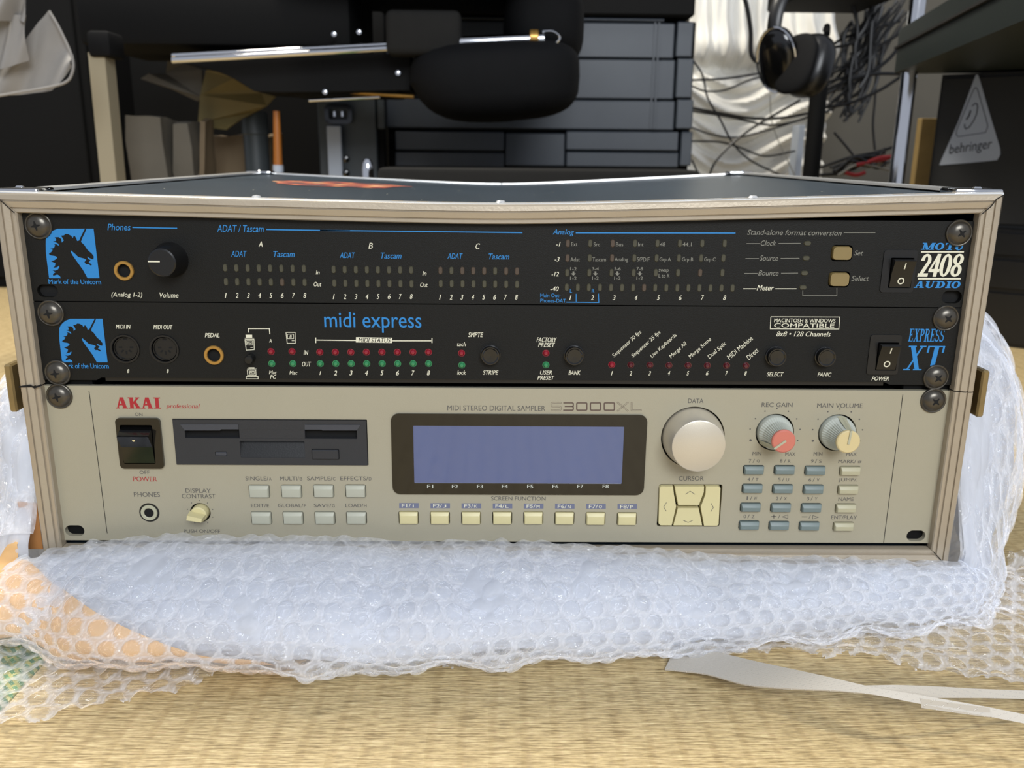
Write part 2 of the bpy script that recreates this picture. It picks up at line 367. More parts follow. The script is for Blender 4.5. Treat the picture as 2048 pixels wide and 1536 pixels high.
# ================================================================ THE SETTING
def tatami_material():
    m = bpy.data.materials.new('woven_rush'); m.use_nodes = True; nt = m.node_tree; b = nt.nodes['Principled BSDF']; N = nt.nodes.new; L = nt.links.new
    tc = N('ShaderNodeTexCoord'); sep = N('ShaderNodeSeparateXYZ'); L(tc.outputs['Object'], sep.inputs[0])
    mp = N('ShaderNodeMapping'); mp.inputs['Scale'].default_value = (75, 1100, 1); L(tc.outputs['Object'], mp.inputs[0])
    n1 = N('ShaderNodeTexNoise'); n1.inputs['Scale'].default_value = 1; n1.inputs['Detail'].default_value = 5; L(mp.outputs[0], n1.inputs['Vector'])
    mp2 = N('ShaderNodeMapping'); mp2.inputs['Scale'].default_value = (260, 900, 1); L(tc.outputs['Object'], mp2.inputs[0])
    n2 = N('ShaderNodeTexNoise'); n2.inputs['Scale'].default_value = 1; n2.inputs['Detail'].default_value = 4; L(mp2.outputs[0], n2.inputs['Vector'])
    # warp columns every 13.7 mm
    nw = N('ShaderNodeTexNoise'); nw.inputs['Scale'].default_value = 30; L(tc.outputs['Object'], nw.inputs['Vector'])
    a = N('ShaderNodeMath'); a.operation = 'MULTIPLY_ADD'; a.inputs[1].default_value = .003; L(nw.outputs['Fac'], a.inputs[0]); L(sep.outputs[0], a.inputs[2])
    c = N('ShaderNodeMath'); c.operation = 'MULTIPLY'; c.inputs[1].default_value = 2 * PI / .0137; L(a.outputs[0], c.inputs[0])
    s = N('ShaderNodeMath'); s.operation = 'COSINE'; L(c.outputs[0], s.inputs[0])
    r = N('ShaderNodeMapRange'); r.inputs['From Min'].default_value = .55; r.inputs['From Max'].default_value = 1; r.inputs['To Min'].default_value = 0; r.inputs['To Max'].default_value = 1; L(s.outputs[0], r.inputs['Value'])
    ramp = N('ShaderNodeValToRGB'); e = ramp.color_ramp.elements; e[0].position = .3; e[0].color = lin('857048'); e[1].position = .72; e[1].color = lin('ddc798')
    k = e.new(.5); k.color = lin('bda678'); L(n1.outputs['Fac'], ramp.inputs[0])
    mx = N('ShaderNodeMixRGB'); mx.blend_type = 'OVERLAY'; mx.inputs[0].default_value = .55; L(ramp.outputs[0], mx.inputs[1]); L(n2.outputs['Fac'], mx.inputs[2])
    mx2 = N('ShaderNodeMixRGB'); mx2.blend_type = 'MULTIPLY'; mx2.inputs[2].default_value = (.72, .66, .58, 1); L(mx.outputs[0], mx2.inputs[1])
    f = N('ShaderNodeMath'); f.operation = 'MULTIPLY'; f.inputs[1].default_value = .35; L(r.outputs[0], f.inputs[0]); L(f.outputs[0], mx2.inputs[0])
    L(mx2.outputs[0], b.inputs['Base Color']); b.inputs['Roughness'].default_value = .55
    h = N('ShaderNodeMath'); h.operation = 'MULTIPLY_ADD'; h.inputs[1].default_value = -.6; L(r.outputs[0], h.inputs[0]); L(n1.outputs['Fac'], h.inputs[2])
    bp = N('ShaderNodeBump'); bp.inputs['Strength'].default_value = .6; bp.inputs['Distance'].default_value = .0008; L(h.outputs[0], bp.inputs['Height']); L(bp.outputs[0], b.inputs['Normal'])
    return m
M['tatami'] = tatami_material()
def brocade():
    m = mat('green_brocade', '2f6a45', .6); nt = m.node_tree; b = nt.nodes['Principled BSDF']; N = nt.nodes.new; L = nt.links.new
    tc = N('ShaderNodeTexCoord'); mp = N('ShaderNodeMapping'); mp.inputs['Rotation'].default_value = (0, 0, PI / 4); L(tc.outputs['Object'], mp.inputs[0])
    br = N('ShaderNodeTexBrick'); br.inputs['Scale'].default_value = 75; br.inputs['Color1'].default_value = lin('2f6a45'); br.inputs['Color2'].default_value = lin('5f9a58'); br.inputs['Mortar'].default_value = lin('c2b668'); br.inputs['Mortar Size'].default_value = .06; L(mp.outputs[0], br.inputs[0])
    w_ = N('ShaderNodeTexVoronoi'); w_.inputs['Scale'].default_value = 160; L(tc.outputs['Object'], w_.inputs[0])
    mx = N('ShaderNodeMixRGB'); mx.inputs[2].default_value = lin('1f5238'); L(w_.outputs[0], mx.inputs[0]); L(br.outputs[0], mx.inputs[1]); L(mx.outputs[0], b.inputs['Base Color'])
    return m
M['brocade'] = brocade()
M['wall'] = mat('dim_plaster', '57534a', .8, noise_amt=.1, nscale=6)  # base colour darkened to stand in for the shade under the desk
floor = mk('floor', MB().box(-1800, 1800, -900, 1560, ZF - 60, ZF - 12), 'wall'); floor['kind'] = 'structure'
BX0, BX1 = -262, -228
mk('tatami_mat', MB().box(BX1, 720, -890, 1550, ZF - 12, ZF, .8), 'tatami', floor)
mk('tatami_mat', MB().box(-1190, BX0, -890, 1550, ZF - 12, ZF, .8), 'tatami', floor)
mk('tatami_mat', MB().box(757, 1790, -890, 1550, ZF - 12, ZF, .8), 'tatami', floor)
mk('mat_border', MB().box(BX0, BX1, -890, 1550, ZF - 12, ZF + .6, .5), 'brocade', floor, label='green brocade cloth border with gold pattern')
mk('mat_border', MB().box(720, 757, -890, 1550, ZF - 12, ZF + .6, .5), 'brocade', floor, label='green brocade cloth border with gold pattern')
mk('wall_back', MB().box(-1800, 1800, 1560, 1620, ZF - 60, 1900), 'wall')['kind'] = 'structure'

# ================================================================ RACK CASE
def sag(x, y):
    t = min(1., abs(x) / 250.); k = 6.6 + (12.8 - 6.6) * max(0, min(1, y / 465.))
    return k * (1 - math.sqrt(t * t + .02) / math.sqrt(1.02)) + 0.0
def topz(x, y): return 190.2 + x / 250. * 1.9 - sag(x, y)
case = thing('rack_case', 'black flight case with worn aluminium edges and a sagging lid, around the rack units', 'case', (0, 230, -12))
CX = 250.; YB = 465.; ZB = -12.
mb = MB()
def tp(u, v):
    x = -CX + 2 + (2 * CX - 4) * u; y = -3 + (YB + 1) * v; return (x, y, topz(x, y) - 1.2)
mb.grid(tp, 41, 21)
n0 = len(mb.v); mb.v += [(a, b, c - 6) for a, b, c in mb.v[:n0]]; mb.f += [tuple(i + n0 for i in f)[::-1] for f in mb.f[:]]
mk('top_panel', mb, 'case_top', case)
for sx in (-1, 1):
    mb = MB(); x0, x1 = sorted((sx * (CX - 1), sx * (CX - 8)))
    mb.prism([(-2., 0), (YB - 2, 0), (YB - 2, 1), (-2., 1)], x0, x1)
    mb.v = [(q[1], q[0], (ZB + 3 if q[2] < .5 else topz(sx * 250, q[0]) - 5)) for q in mb.v]
    mk('side_panel', mb, 'case_top', case)
mk('bottom_panel', MB().box(-CX + 8, CX - 8, 0, YB - 2, ZB + 1, ZB + 7), 'case_top', case)
mk('back_panel', MB().box(-CX + 8, CX - 8, YB - 8, YB - 2, ZB + 7, 170), 'case_top', case)
# front edge extrusion: profile swept, s = distance from the inner edge outwards, y = depth
PROF = [(-.2, 1), (0, -3.6), (.5, -4.3), (1.9, -4.3), (2.2, -3.9), (2.5, -3.9), (2.8, -4.9), (5.6, -5.6), (5.8, -4.9), (6.3, -4.9), (6.5, -5.8), (8.8, -5.5), (9.6, -4.9), (10.2, -3.6), (10.4, -2), (10.4, 2)]
def trim(name, path, outdir, prof=PROF, m='alu', caps=True):
    """path: list of inner-edge points (x,z); outdir: list of outward 2D vectors (mitred)"""
    mb = MB(); k = len(prof)
    for (p, d) in zip(path, outdir):
        for s_, y in prof: mb.v.append((p[0] + d[0] * s_, y, p[1] + d[1] * s_))
    for i in range(len(path) - 1):
        for j in range(k - 1):
            mb.f.append((i * k + j, i * k + j + 1, (i + 1) * k + j + 1, (i + 1) * k + j))
    if caps: mb.f.append(tuple(range(k))); mb.f.append(tuple(range((len(path) - 1) * k, len(path) * k))[::-1])
    return mk(name, mb, m, case, smooth=25)
ZI = lambda x: topz(x, -4) - 9.9
xs = np.linspace(-239.6, 239.6, 41)
trim('edge_trim', [(x, ZI(x)) for x in xs], [((-1, 1) if i == 0 else (1, 1) if i == 40 else (0, 1)) for i in range(41)]); 
trim('edge_trim', [(x, -1.9) for x in (239.6, -239.6)], [(1, -1), (-1, -1)])
SEAM = 89.4
for sx in (-1, 1):
    X = sx * 239.8
    a = [(X, ZI(X)), (X, SEAM + .35)]; b = [(X, SEAM - .35), (X, -1.9)]
    da = [(sx, 1), (sx, 0)]; db = [(sx, 0), (sx, -1)]
    if sx < 0: a, b, da, db = a[::-1], b[::-1], da[::-1], db[::-1]
    trim('edge_trim', a, da); trim('edge_trim', b, db)
    # dark mitre line at the top corner and at the bottom corner
    z = ZI(X)
    mb = MB(); V, F = ribbon([(X - sx * .3, z - .3), (X + sx * 4, z + 3.6), (X + sx * 6.2, z + 7.2), (X + sx * 9.8, z + 9.4)] if sx > 0 else [(X, z), (X + sx * 10, z + 10)], .5)
    mb.add([(p[0], -6.05, p[1]) for p in V], F)
    V, F = ribbon([(X, -1.9), (X + sx * 10, -11.9)], .45); mb.add([(p[0], -6.05, p[1]) for p in V], F)
    if sx < 0:
        V, F = ribbon([(X + 2, SEAM + 1.2), (X - 2, SEAM - .3), (X - 4, SEAM + .9), (X - 10, SEAM)], .9); mb.add([(p[0], -5.95, p[1]) for p in V], F)
    mk('mitre_joint', mb, 'seam', case, smooth=0)
# top edge strips (lie on the lid) and the rolled front lip
mb = MB()
for i in range(41):
    x = -CX + 2 * CX * i / 40; z = topz(x, -4)
    for y, dz in ((-5.2, -1.2), (-4.6, 0), (-3.4, .5), (2.2, .5), (2.4, -.8)): mb.v.append((x, y, z + dz))
mb.f = [(i * 5 + j, i * 5 + j + 1, (i + 1) * 5 + j + 1, (i + 1) * 5 + j) for i in range(40) for j in range(4)]
mk('top_front_lip', mb, 'alu_bright', case)
def backedge(x0, x1):
    mb = MB(); n = 21
    for i in range(n):
        x = x0 + (x1 - x0) * i / (n - 1); z = topz(x, YB)
        for y, dz in ((YB - 7, -.5), (YB - 6.8, .6), (YB + .5, .8), (YB + 1, -12)): mb.v.append((x, y, z + dz))
    mb.f = [(i * 4 + j, i * 4 + j + 1, (i + 1) * 4 + j + 1, (i + 1) * 4 + j) for i in range(n - 1) for j in range(3)]
    mk('top_back_trim', mb, 'alu_bright', case)
backedge(-CX, -.6); backedge(.6, CX)
for sx in (-1, 1):
    mb = MB(); n = 21
    for i in range(n):
        y = -3 + (YB + 3) * i / (n - 1); z = topz(sx * 250, y)
        for dx, dz in ((-12, -.6), (-11.7, .8), (-1.5, 1.0), (.2, .2), (.6, -1.5), (.6, -16)): mb.v.append((sx * (CX + dx + .3), y, z + dz))
    mb.f = [((i * 6 + j, i * 6 + j + 1, (i + 1) * 6 + j + 1, (i + 1) * 6 + j) if sx < 0 else (i * 6 + j, (i + 1) * 6 + j, (i + 1) * 6 + j + 1, i * 6 + j + 1)) for i in range(n - 1) for j in range(5)]
    mk('top_side_trim', mb, 'alu_bright', case)
    for y in (6, YB - 12):       # pressed corner plates
        z = topz(sx * 246, y)
        mb = MB().box(sx * 240 - 13, sx * 240 + 11, y - 9, y + 9, z - 1, z + 1.9, 1.2, 2)
        mb.lathe([(0, 2.9), (1.6, 2.7), (2.6, 1.8)], (sx * 240 + 2 * sx, y, z), 12, 'z')
        mk('corner_plate', mb, 'chrome', case)
for x in (-.5, -122, 126):
    mk('rivet', MB().lathe([(0, 1.3), (1.8, 1.0), (2.8, 0)], (x, -.8, topz(x, -1) + .5), 14, 'z'), 'alu_bright', case)
# flame-coloured worn sticker patch on the lid
M['sticker'] = mat('worn_orange_sticker', 'b04a2c', .5)
nt = M['sticker'].node_tree; cr = nt.nodes.new('ShaderNodeValToRGB'); n = nt.nodes['Noise Texture']; n.inputs['Scale'].default_value = 45
for p_, c_ in ((.40, '2a3038'), (.47, '7a2f26'), (.54, 'b5563a'), (.62, 'c99a62')):
    e = cr.color_ramp.elements.new(p_); e.color = lin(c_)
cr.color_ramp.elements[0].color = lin('232c35'); nt.links.new(n.outputs['Fac'], cr.inputs[0]); nt.links.new(cr.outputs[0], nt.nodes['Principled BSDF'].inputs['Base Color'])
mb = MB(); C0 = atz(680, 366, 184.5); C0[1] = max(150, min(400, C0[1]))
pts = [(C0[0] + (54 + 6 * math.sin(5 * a)) * math.cos(a), C0[1] + (58 + 7 * math.cos(7 * a)) * math.sin(a)) for a in np.linspace(0, 2 * PI, 48, endpoint=False)]
V = [(x, y, topz(x, y) - .95) for x, y in pts] + [(C0[0], C0[1], topz(C0[0], C0[1]) - .85)]
mb.add(V, [(i, (i + 1) % 48, 48) for i in range(48)]); mk('sticker', mb, 'sticker', case, label='worn orange and red sticker')
# dust specks on the lid, each a tiny flake
mb = MB()
for i in range(60):
    x, y = rng.uniform(-230, 230), rng.uniform(10, 450); r = rng.uniform(.25, .7); z = topz(x, y) - 1.05
    mb.add([(x + r * math.cos(a), y + r * 1.6 * math.sin(a), z) for a in (0, 1.3, 2.6, 3.9, 5.2)], [(0, 1, 2, 3, 4)])
mk('dust_flecks', mb, 'white', case, kind='stuff', smooth=0)
# rack rails inside
for sx in (-1, 1):
    x0, x1 = sorted((sx * 216, sx * 242)); mk('rack_rail', MB().box(x0, x1, 3.2, 6, -1, 177), 'black_matte', case)
# side latches
for sx in (-1, 1):
    rt = mk('latch', MB().box(min(sx * 250.6, sx * 252.4), max(sx * 250.6, sx * 252.4), 4, 44, 60, 118, .7), 'bronze', case)
    mb = MB(); x0, x1 = sorted((sx * 252.4, sx * 259)); mb.box(x0, x1, 10, 40, 74, 98, .8)
    mk('latch_body', mb, 'dark_bronze', rt)
    x0, x1 = sorted((sx * 257.5, sx * 261.6)); mk('latch_plate', MB().box(x0, x1, 3, 41, 73, 99, .9), 'bronze', rt)

# ================================================================ SHARED SMALL PARTS
def screw(parent, u, v, rot):
    C = at(u, v, -3.4)
    c = (C[0], 0, C[2])
    s = mk('screw', MB().lathe([(0, -3.6), (2.4, -3.5), (4.2, -3.0), (5.4, -2.0), (5.8, -1.3), (5.9, -1.2), (6.3, -1.3), (6.7, -1.0), (6.9, 0)], c, 32), 'screw', parent)
    mb = MB(); a = math.radians(rot)
    for k in (0, 1):
        t = a + k * PI / 2; d = np.array((math.cos(t), math.sin(t))); n = np.array((-d[1], d[0]))
        q = [d * 2.3 + n * .22, d * .7 + n * .62, -d * .7 + n * .62, -d * 2.3 + n * .22, -d * 2.3 - n * .22, -d * .7 - n * .62, d * .7 - n * .62, d * 2.3 - n * .22]
        mb.prism([(c[0] + p[0], c[2] + p[1]) for p in q], -3.68 - .01 * k, -2.6)
    mk('cross_recess', mb, 'void', s)
    return s
def jack(parent, c, x, y, Ro, Ri, m='brass', back='void', name='headphone_jack', Yc=-1.0):
    C = P(c, x, y, Yc); cc = (C[0], 0, C[2])
    j = mk(name, MB().lathe([(Ri, 6), (Ri, -.9), (Ri + .3, -1.3), (Ro - .3, -1.3), (Ro, -.9), (Ro, 0)], cc, 32), m, parent)
    j.data.polygons.foreach_get('select', [False] * len(j.data.polygons)) if False else None
    mk('socket_hole', MB().lathe([(0, 2), (Ri - .02, 2), (Ri - .02, -.2)], cc, 24), back, j)
    return j
def outline_holes(*hs): return [h for h in hs]
def chassis(parent, z0, z1): mk('chassis', MB().box(-214, 214, 7, 330, z0 + .8, z1 - .8, .8), 'black_matte', parent)
def well(parent_mb, x0, x1, z0, z1): parent_mb.box(x0 - .5, x1 + .5, 3.05, 3.5, z0 - .5, z1 + .5)
def key_pts(w, h, r=.9): return rrect(-w / 2, w / 2, -h / 2, h / 2, r, 2)
def rocker(parent, frame, rock, Yf, m_frame, m_rock, dots):
    """frame, rock : (c,x0,y0,x1,y1) boxes"""
    f = prect(*frame); r = prect(*rock)
    sw = mk('power_switch', MB().prism(rrect(*f, 1.6, 3), -Yf, 2.9, [rrect(r[0] - .35, r[1] + .35, r[2] - .35, r[3] + .35, .3, 2)]), m_frame, parent)
    return sw, r

# ================================================================ AUDIO INTERFACE (top unit)
Z1a, Z1b = 133.6, 177.6
ai = thing('audio_interface', 'black rack audio interface with rows of dull oval lamps, topmost unit in the flight case', 'audio interface', (0, 150, Z1a))
slots = [P(1, 278, 590), P(4, 1527, 772)]
ht = [np.array((-232.5, 0, 171.2)), np.array((232.5, 0, 171.2))]
holes = [slotpts(q[0], q[2], 10.5, 6.6) for q in slots]
swf = prect(4, 1022, 432, 1262, 738)
swr = prect(4, 1078, 490, 1238, 704)
bx = [prect(4, 655, 396, 812, 514), prect(4, 636, 586, 793, 702)]
holes += [rrect(*swr, .3, 2)] + [rrect(b[0], b[1], b[2], b[3], 2.2, 3) for b in bx]
j1 = P(1, 723, 473, -1); holes.append(circ(j1[0], j1[2], 4.6))
mk('front_panel', MB().prism([(-241.2, Z1a), (241.2, Z1a), (241.2, Z1b), (-241.2, Z1b)], 0, 3, holes), 'panel_black', ai, smooth=20)
chassis(ai, Z1a, Z1b)
mk('slot_backing', MB().box(-240, 240, 3.06, 3.15, Z1a + 1, Z1b - 1), 'void', ai)
for u, v, r in ((71, 452, 12), (1924, 467, 38)): screw(ai, u, v, r)
jack(ai, 1, 723, 473, 5.0, 3.3)
# knob
def knob_round(parent, c, x, y, prof, m, name='volume_knob', n=40, Yb=0.):
    C = P(c, x, y, Yb); return mk(name, MB().lathe(prof, (C[0], 0, C[2]), n), m, parent), C
kb, kc = knob_round(ai, 1, 1000, 408, [(0, -12.5), (6.2, -12.5), (6.9, -12.0), (7.2, -11.2), (8.6, -3), (8.9, -1.5), (8.9, 0)], 'black', n=48)
mk('knob_pointer', MB().box(kc[0] - 6.6, kc[0] - .8, -12.7, -12.4, kc[2] - .35 + .6, kc[2] + .35 + .6), 'white', kb)
# emblem: blue field with the black unicorn head
FIELD = [(236, 520), (238, 430), (262, 365), (315, 295), (390, 235), (500, 190), (1285, 190), (1415, 1275), (310, 1275), (262, 900), (240, 700)]
UNI = [(570, 1278), (545, 1225), (490, 1195), (400, 1225), (395, 1185), (450, 1145), (378, 1098), (440, 1110), (500, 1092), (535, 1040), (530, 998), (490, 1035), (400, 1050), (440, 1010), (450, 950), (352, 903), (430, 880), (480, 845), (490, 815), (440, 790), (350, 775), (302, 745), (360, 700), (390, 655), (335, 632), (400, 620), (430, 590), (440, 550), (415, 528), (480, 535), (530, 572), (515, 520), (470, 495), (395, 470), (460, 460), (465, 420), (432, 378), (520, 375), (575, 415), (590, 495), (632, 450), (610, 400), (572, 345), (640, 335), (670, 305), (730, 310), (800, 350), (828, 400), (850, 350), (880, 358), (910, 410), (925, 460), (970, 450), (1000, 380), (1050, 280), (1095, 191), (1130, 191), (1095, 280), (1040, 390), (1010, 480), (1080, 545), (1150, 650), (1250, 740), (1290, 800), (1285, 860), (1250, 860), (1145, 803), (1165, 850), (1220, 880), (1180, 930), (1247, 975), (1235, 1003), (1170, 968), (1120, 970), (1085, 925), (1127, 870), (1080, 845), (950, 810), (880, 740), (820, 690), (800, 668), (785, 700), (830, 780), (900, 880), (1050, 1090), (1155, 1278)]
fm = np.array([P(8, *q)[[0, 2]] for q in FIELD]); um = np.array([P(8, *q)[[0, 2]] for q in UNI]); f0 = (fm.min(0) + fm.max(0)) / 2
def emblem(parent, dest=None, sc=1.):
    f = (fm - f0) * sc + (f0 if dest is None else dest); q = (um - f0) * sc + (f0 if dest is None else dest)
    e = mk('emblem', MB().prism([tuple(p) for p in f], -.05, None), 'blue', parent, smooth=0, label='blue emblem with a black unicorn head')
    mk('emblem_figure', MB().prism([tuple(p) for p in q], -.09, None), 'panel_black', e, smooth=0)
emblem(ai)
bl = MB(); wh = MB(); gr = MB()
T(bl, 'Mark of the Unicorn', 8, 300, 1300, 1445, 1405, bold=.02)
T(bl, 'Phones', 1, 628, 198, 764, 236, .25); line(bl, 1, [(775, 219), (1037, 224)], .55)
T(bl, 'ADAT / Tascam', 1, 1270, 205, 1543, 246, .25); line(bl, 1, [(1558, 231), (2048, 239)], .55); line(bl, 2, [(0, 207), (1382, 223)], .55)
T(bl, 'ADAT', 1, 1352, 356, 1444, 390, .25); T(bl, 'Tascam', 1, 1600, 358, 1724, 392, .25)
T(bl, 'ADAT', 2, 135, 358, 240, 396, .25); T(bl, 'Tascam', 2, 415, 360, 556, 400, .25)
T(bl, 'ADAT', 2, 870, 364, 974, 402, .25); T(bl, 'Tascam', 2, 1152, 366, 1292, 405, .25)
T(bl, 'Analog', 3, 184, 156, 356, 212, .25); line(bl, 3, [(370, 185), (1661, 187)], .55)
T(bl, 'L', 3, 323, 638, 340, 668); T(bl, 'R', 3, 500, 638, 520, 668)
T(bl, 'Main Out-', 3, 84, 675, 246, 705); T(bl, 'Phones-DAT', 3, 84, 718, 290, 748)
line(bl, 3, [(292, 745), (556, 748), (553, 676)], .4); line(bl, 3, [(373, 678), (373, 745)], .4)
T(wh, 'A', 1, 1513, 301, 1536, 332, .25, .02); T(wh, 'B', 2, 331, 292, 360, 332, .25, .02); T(wh, 'C', 2, 1063, 296, 1092, 336, .25, .02)
T(wh, '(Analog 1-2)', 1, 652, 598, 833, 634, .25); T(wh, 'Volume', 1, 935, 600, 1044, 630, .25)
T(wh, 'In', 1, 1848, 470, 1870, 494, .25); T(wh, 'Out', 1, 1836, 538, 1880, 564, .25)
T(wh, 'In', 2, 699, 486, 727, 514, .25); T(wh, 'Out', 2, 684, 564, 735, 594, .25)
for i in range(8):
    d = str(i + 1)
    x = 1321 + i * 66.1; T(wh, d, 1, x - 8, 602, x + 8, 632, .25, .015)
    x = 94 + i * 75.6; T(wh, d, 2, x - 9, 642, x + 9, 676, .25, .015)
    x = 820 + i * 74.4; T(wh, d, 2, x - 9, 646, x + 9, 680, .25, .015)
    x = (326, 504, 680, 856, 1038, 1214, 1394, 1573)[i]; T(wh, d, 3, x - 11, 690, x + 11, 728, .25, .015)
for s, x0, y0, x1, y1 in (('-1', 212, 258, 246, 294), ('-3', 200, 380, 238, 416), ('-12', 175, 500, 233, 536), ('-40', 165, 618, 232, 656)): T(wh, s, 3, x0, y0, x1, y1, .25, .015)
for s, x0, x1, y0, y1 in (('Ext', 334, 383, 260, 292), ('Src', 514, 566, 262, 294), ('Bus', 695, 754, 262, 294), ('Int', 874, 917, 262, 294), ('48', 1051, 1093, 262, 294), ('44.1', 1234, 1306, 262, 294),
                          ('Adat', 326, 402, 384, 416), ('Tascam', 504, 614, 384, 416), ('Analog', 684, 792, 384, 422), ('S/PDIF', 865, 967, 382, 416), ('Grp A', 1046, 1138, 384, 422), ('Grp B', 1228, 1318, 384, 422), ('Grp C', 1408, 1500, 384, 422), ('swap', 1040, 1120, 478, 508), ('L to R', 1040, 1128, 515, 546)):
    T(gr, s, 3, x0, y0, x1, y1)
for s, x in (('1-2', 351), ('3-4', 529), ('5-6', 707), ('7-8', 887)):
    T(gr, s, 3, x - 26, 462, x + 26, 488); T(gr, '1-2', 3, x - 26, 538, x + 26, 564)
    poly(gr, 3, [(x - 7, 496), (x + 7, 496), (x + 7, 512), (x + 20, 512), (x, 532), (x - 20, 512), (x - 7, 512)])
T(gr, 'Stand-alone format conversion', 4, 52, 288, 733, 326, .25); line(gr, 4, [(748, 307), (976, 307)], .35)
for s, x0, x1, y, a0, b1 in (('Clock', 150, 260, 384, 47, 437), ('Source', 142, 275, 492, 39, 428), ('Bounce', 132, 278, 599, 30, 418)):
    T(gr, s, 4, x0, y - 20, x1, y + 18, .25); line(gr, 4, [(a0, y + 2), (x0 - 6, y + 2)], .3); line(gr, 4, [(x1 + 18, y + 1), (b1, y)], .3)
T(wh, 'Meter', 4, 122, 686, 244, 724, .25); line(wh, 4, [(22, 712), (118, 712)], .4); line(wh, 4, [(254, 712), (407, 712)], .4)
line(gr, 4, [(452, 724), (452, 762), (698, 762), (698, 706)], .3)
T(gr, 'Set', 4, 824, 436, 888, 472, .25); T(gr, 'Select', 4, 804, 618, 930, 656, .25)
# maker's mark at the right
mb = MB(); put(mb, serif_word('MOTU', T=.27, t=.13, s=.12), 10, 955, 145, 1765, 280, shear=.12); mk('maker_lettering', mb, 'blue', ai, smooth=0)
mb = MB(); put(mb, serif_word('AUDIO', T=.27, t=.13, s=.12), 10, 820, 855, 1685, 988, shear=.12); mk('maker_lettering', mb, 'blue', ai, smooth=0)
line(wh, 10, [(950, 316), (1748, 316)], .75); line(wh, 10, [(890, 813), (1688, 813)], .75)
num = MB()
def dig(ch):
    if ch == '0': return merge([crescent(arc(.5, .5, .5, .5, 0, 360, 28), arc(.5, .5, .17, .4, 0, 360, 28))])
    if ch == '8': return merge([crescent(arc(.5, .755, .47, .245, 0, 360, 24), arc(.5, .76, .15, .15, 0, 360, 24)), crescent(arc(.5, .275, .5, .275, 0, 360, 24), arc(.5, .27, .17, .17, 0, 360, 24))])
    if ch == '4': return merge([bar(.5, .84, 0, 1), bar(0, 1, .2, .34), par(0, .3, .55, 1, .2)])
    return merge([crescent(arc(.5, .7, .48, .3, 180, -20, 16), arc(.5, .7, .15, .2, 180, -20, 16)), par(0, .0, .62, .66, .36), bar(0, .95, 0, .15)])
for ch, x0, x1 in (('2', 905, 1130), ('4', 1098, 1305), ('0', 1300, 1520), ('8', 1512, 1730)): put(num, dig(ch), 10, x0, 352, x1, 778, shear=.5 if 0 else .22)
mk('model_number', num, 'white', ai, smooth=0)
mk('blue_lettering', bl, 'blue', ai, smooth=0, kind='stuff'); mk('white_lettering', wh, 'white', ai, smooth=0, kind='stuff'); mk('grey_lettering', gr, 'grey_ink', ai, smooth=0, kind='stuff')
# lamps
led0 = mk('led', MB().frust(slotpts(0, 0, 2.35, 0.1) if 0 else rrect(-1.2, 1.2, -2.15, 2.15, 1.15, 4), -.45, .2, (.35, .45)), 'led_dull', ai, org=(0, 0, 0))
first = True
def led_at(c, x, y, m=None):
    global first
    q = P(c, x, y, -.3); pos = (q[0], 0, q[2])
    if first: led0.location = (np.array(pos) - ORG[ai.name]) / 1000; ORG[led0.name] = np.array(pos, float); first = False; return
    if m: 
        o = cp(led0, pos); o.data = LEDP.data
    else: cp(led0, pos)
LEDP = mk('led', MB().frust(rrect(-1.2, 1.2, -2.15, 2.15, 1.15, 4), -.45, .2, (.35, .45)), 'led_pink', ai, org=(0, 0, 0))
q = P(2, 822, 482, -.3); LEDP.location = (np.array((q[0], 0, q[2])) - ORG[ai.name]) / 1000; ORG[LEDP.name] = np.array((q[0], 0, q[2]))
for i in range(8):
    led_at(1, 1316 + i * 65.9, 456 + i * .7); led_at(1, 1321 + i * 65.8, 537 + i * .6, i == 5)
    led_at(2, 92 + i * 75.7, 475 + i * .6); led_at(2, 97 + i * 75.3, 568 + i * .7)
    if i: led_at(2, 822 + i * 74.7, 482 + i * .7, i in (2, 3, 4, 6, 7))
    led_at(2, 824 + i * 74.4, 571 + i * .8)
    led_at(3, 306 + i * 181.2, 270, i in (0, 2)); led_at(3, 303 + i * 180.2, 389, i in (0, 2)); led_at(3, 300 + i * 179.4, 508, i == 6)
for i in range(16): led_at(3, 297 + i * 89.4, 626 + i * .4, i == 7)
lw0 = None
for x, y in ((488, 385), (478, 492), (466, 600), (455, 703)):
    q = P(4, x, y, -.4)
    if lw0 is None: lw0 = mk('led', MB().frust(rrect(q[0] - 2, q[0] + 2, q[2] - 1.35, q[2] + 1.35, 1.2, 3), -.6, .2, (.4, .4)), 'led_dull', ai, org=(q[0], 0, q[2]))
    else: cp(lw0, (q[0], 0, q[2]))
for b in bx: mk('push_button', MB().frust(rrect(b[0] + .4, b[1] - .4, b[2] + .4, b[3] - .4, 2, 4), -1.2, 3, (.5, .5)), 'tan_key', ai, label='translucent tan push button')
def power_switch(parent, f, r, bulge=4.6):
    sw = mk('power_switch', MB().prism(rrect(*f, 1.5, 3), -.55, -.0, [rrect(r[0] - .2, r[1] + .2, r[2] - .2, r[3] + .2, .3, 2)]), 'black', parent)
    # rocker: lower half pushed in, upper edge standing out
    prof = [(2.5, r[3] - .3), (-bulge + .6, r[3] - .7), (-bulge, r[3] - 1.2), (-bulge * .45, (r[2] + r[3]) / 2), (-.9, r[2] + .4), (2.5, r[2] + .3)]
    k = len(prof); V = [(r[0] + .3, y, z) for y, z in prof] + [(r[1] - .3, y, z) for y, z in prof]
    F = [tuple(range(k))[::-1], tuple(range(k, 2 * k))] + [(i, (i + 1) % k, (i + 1) % k + k, i + k) for i in range(k)]
    mk('rocker', MB().add(V, F), 'black', sw, smooth=20)
    return sw
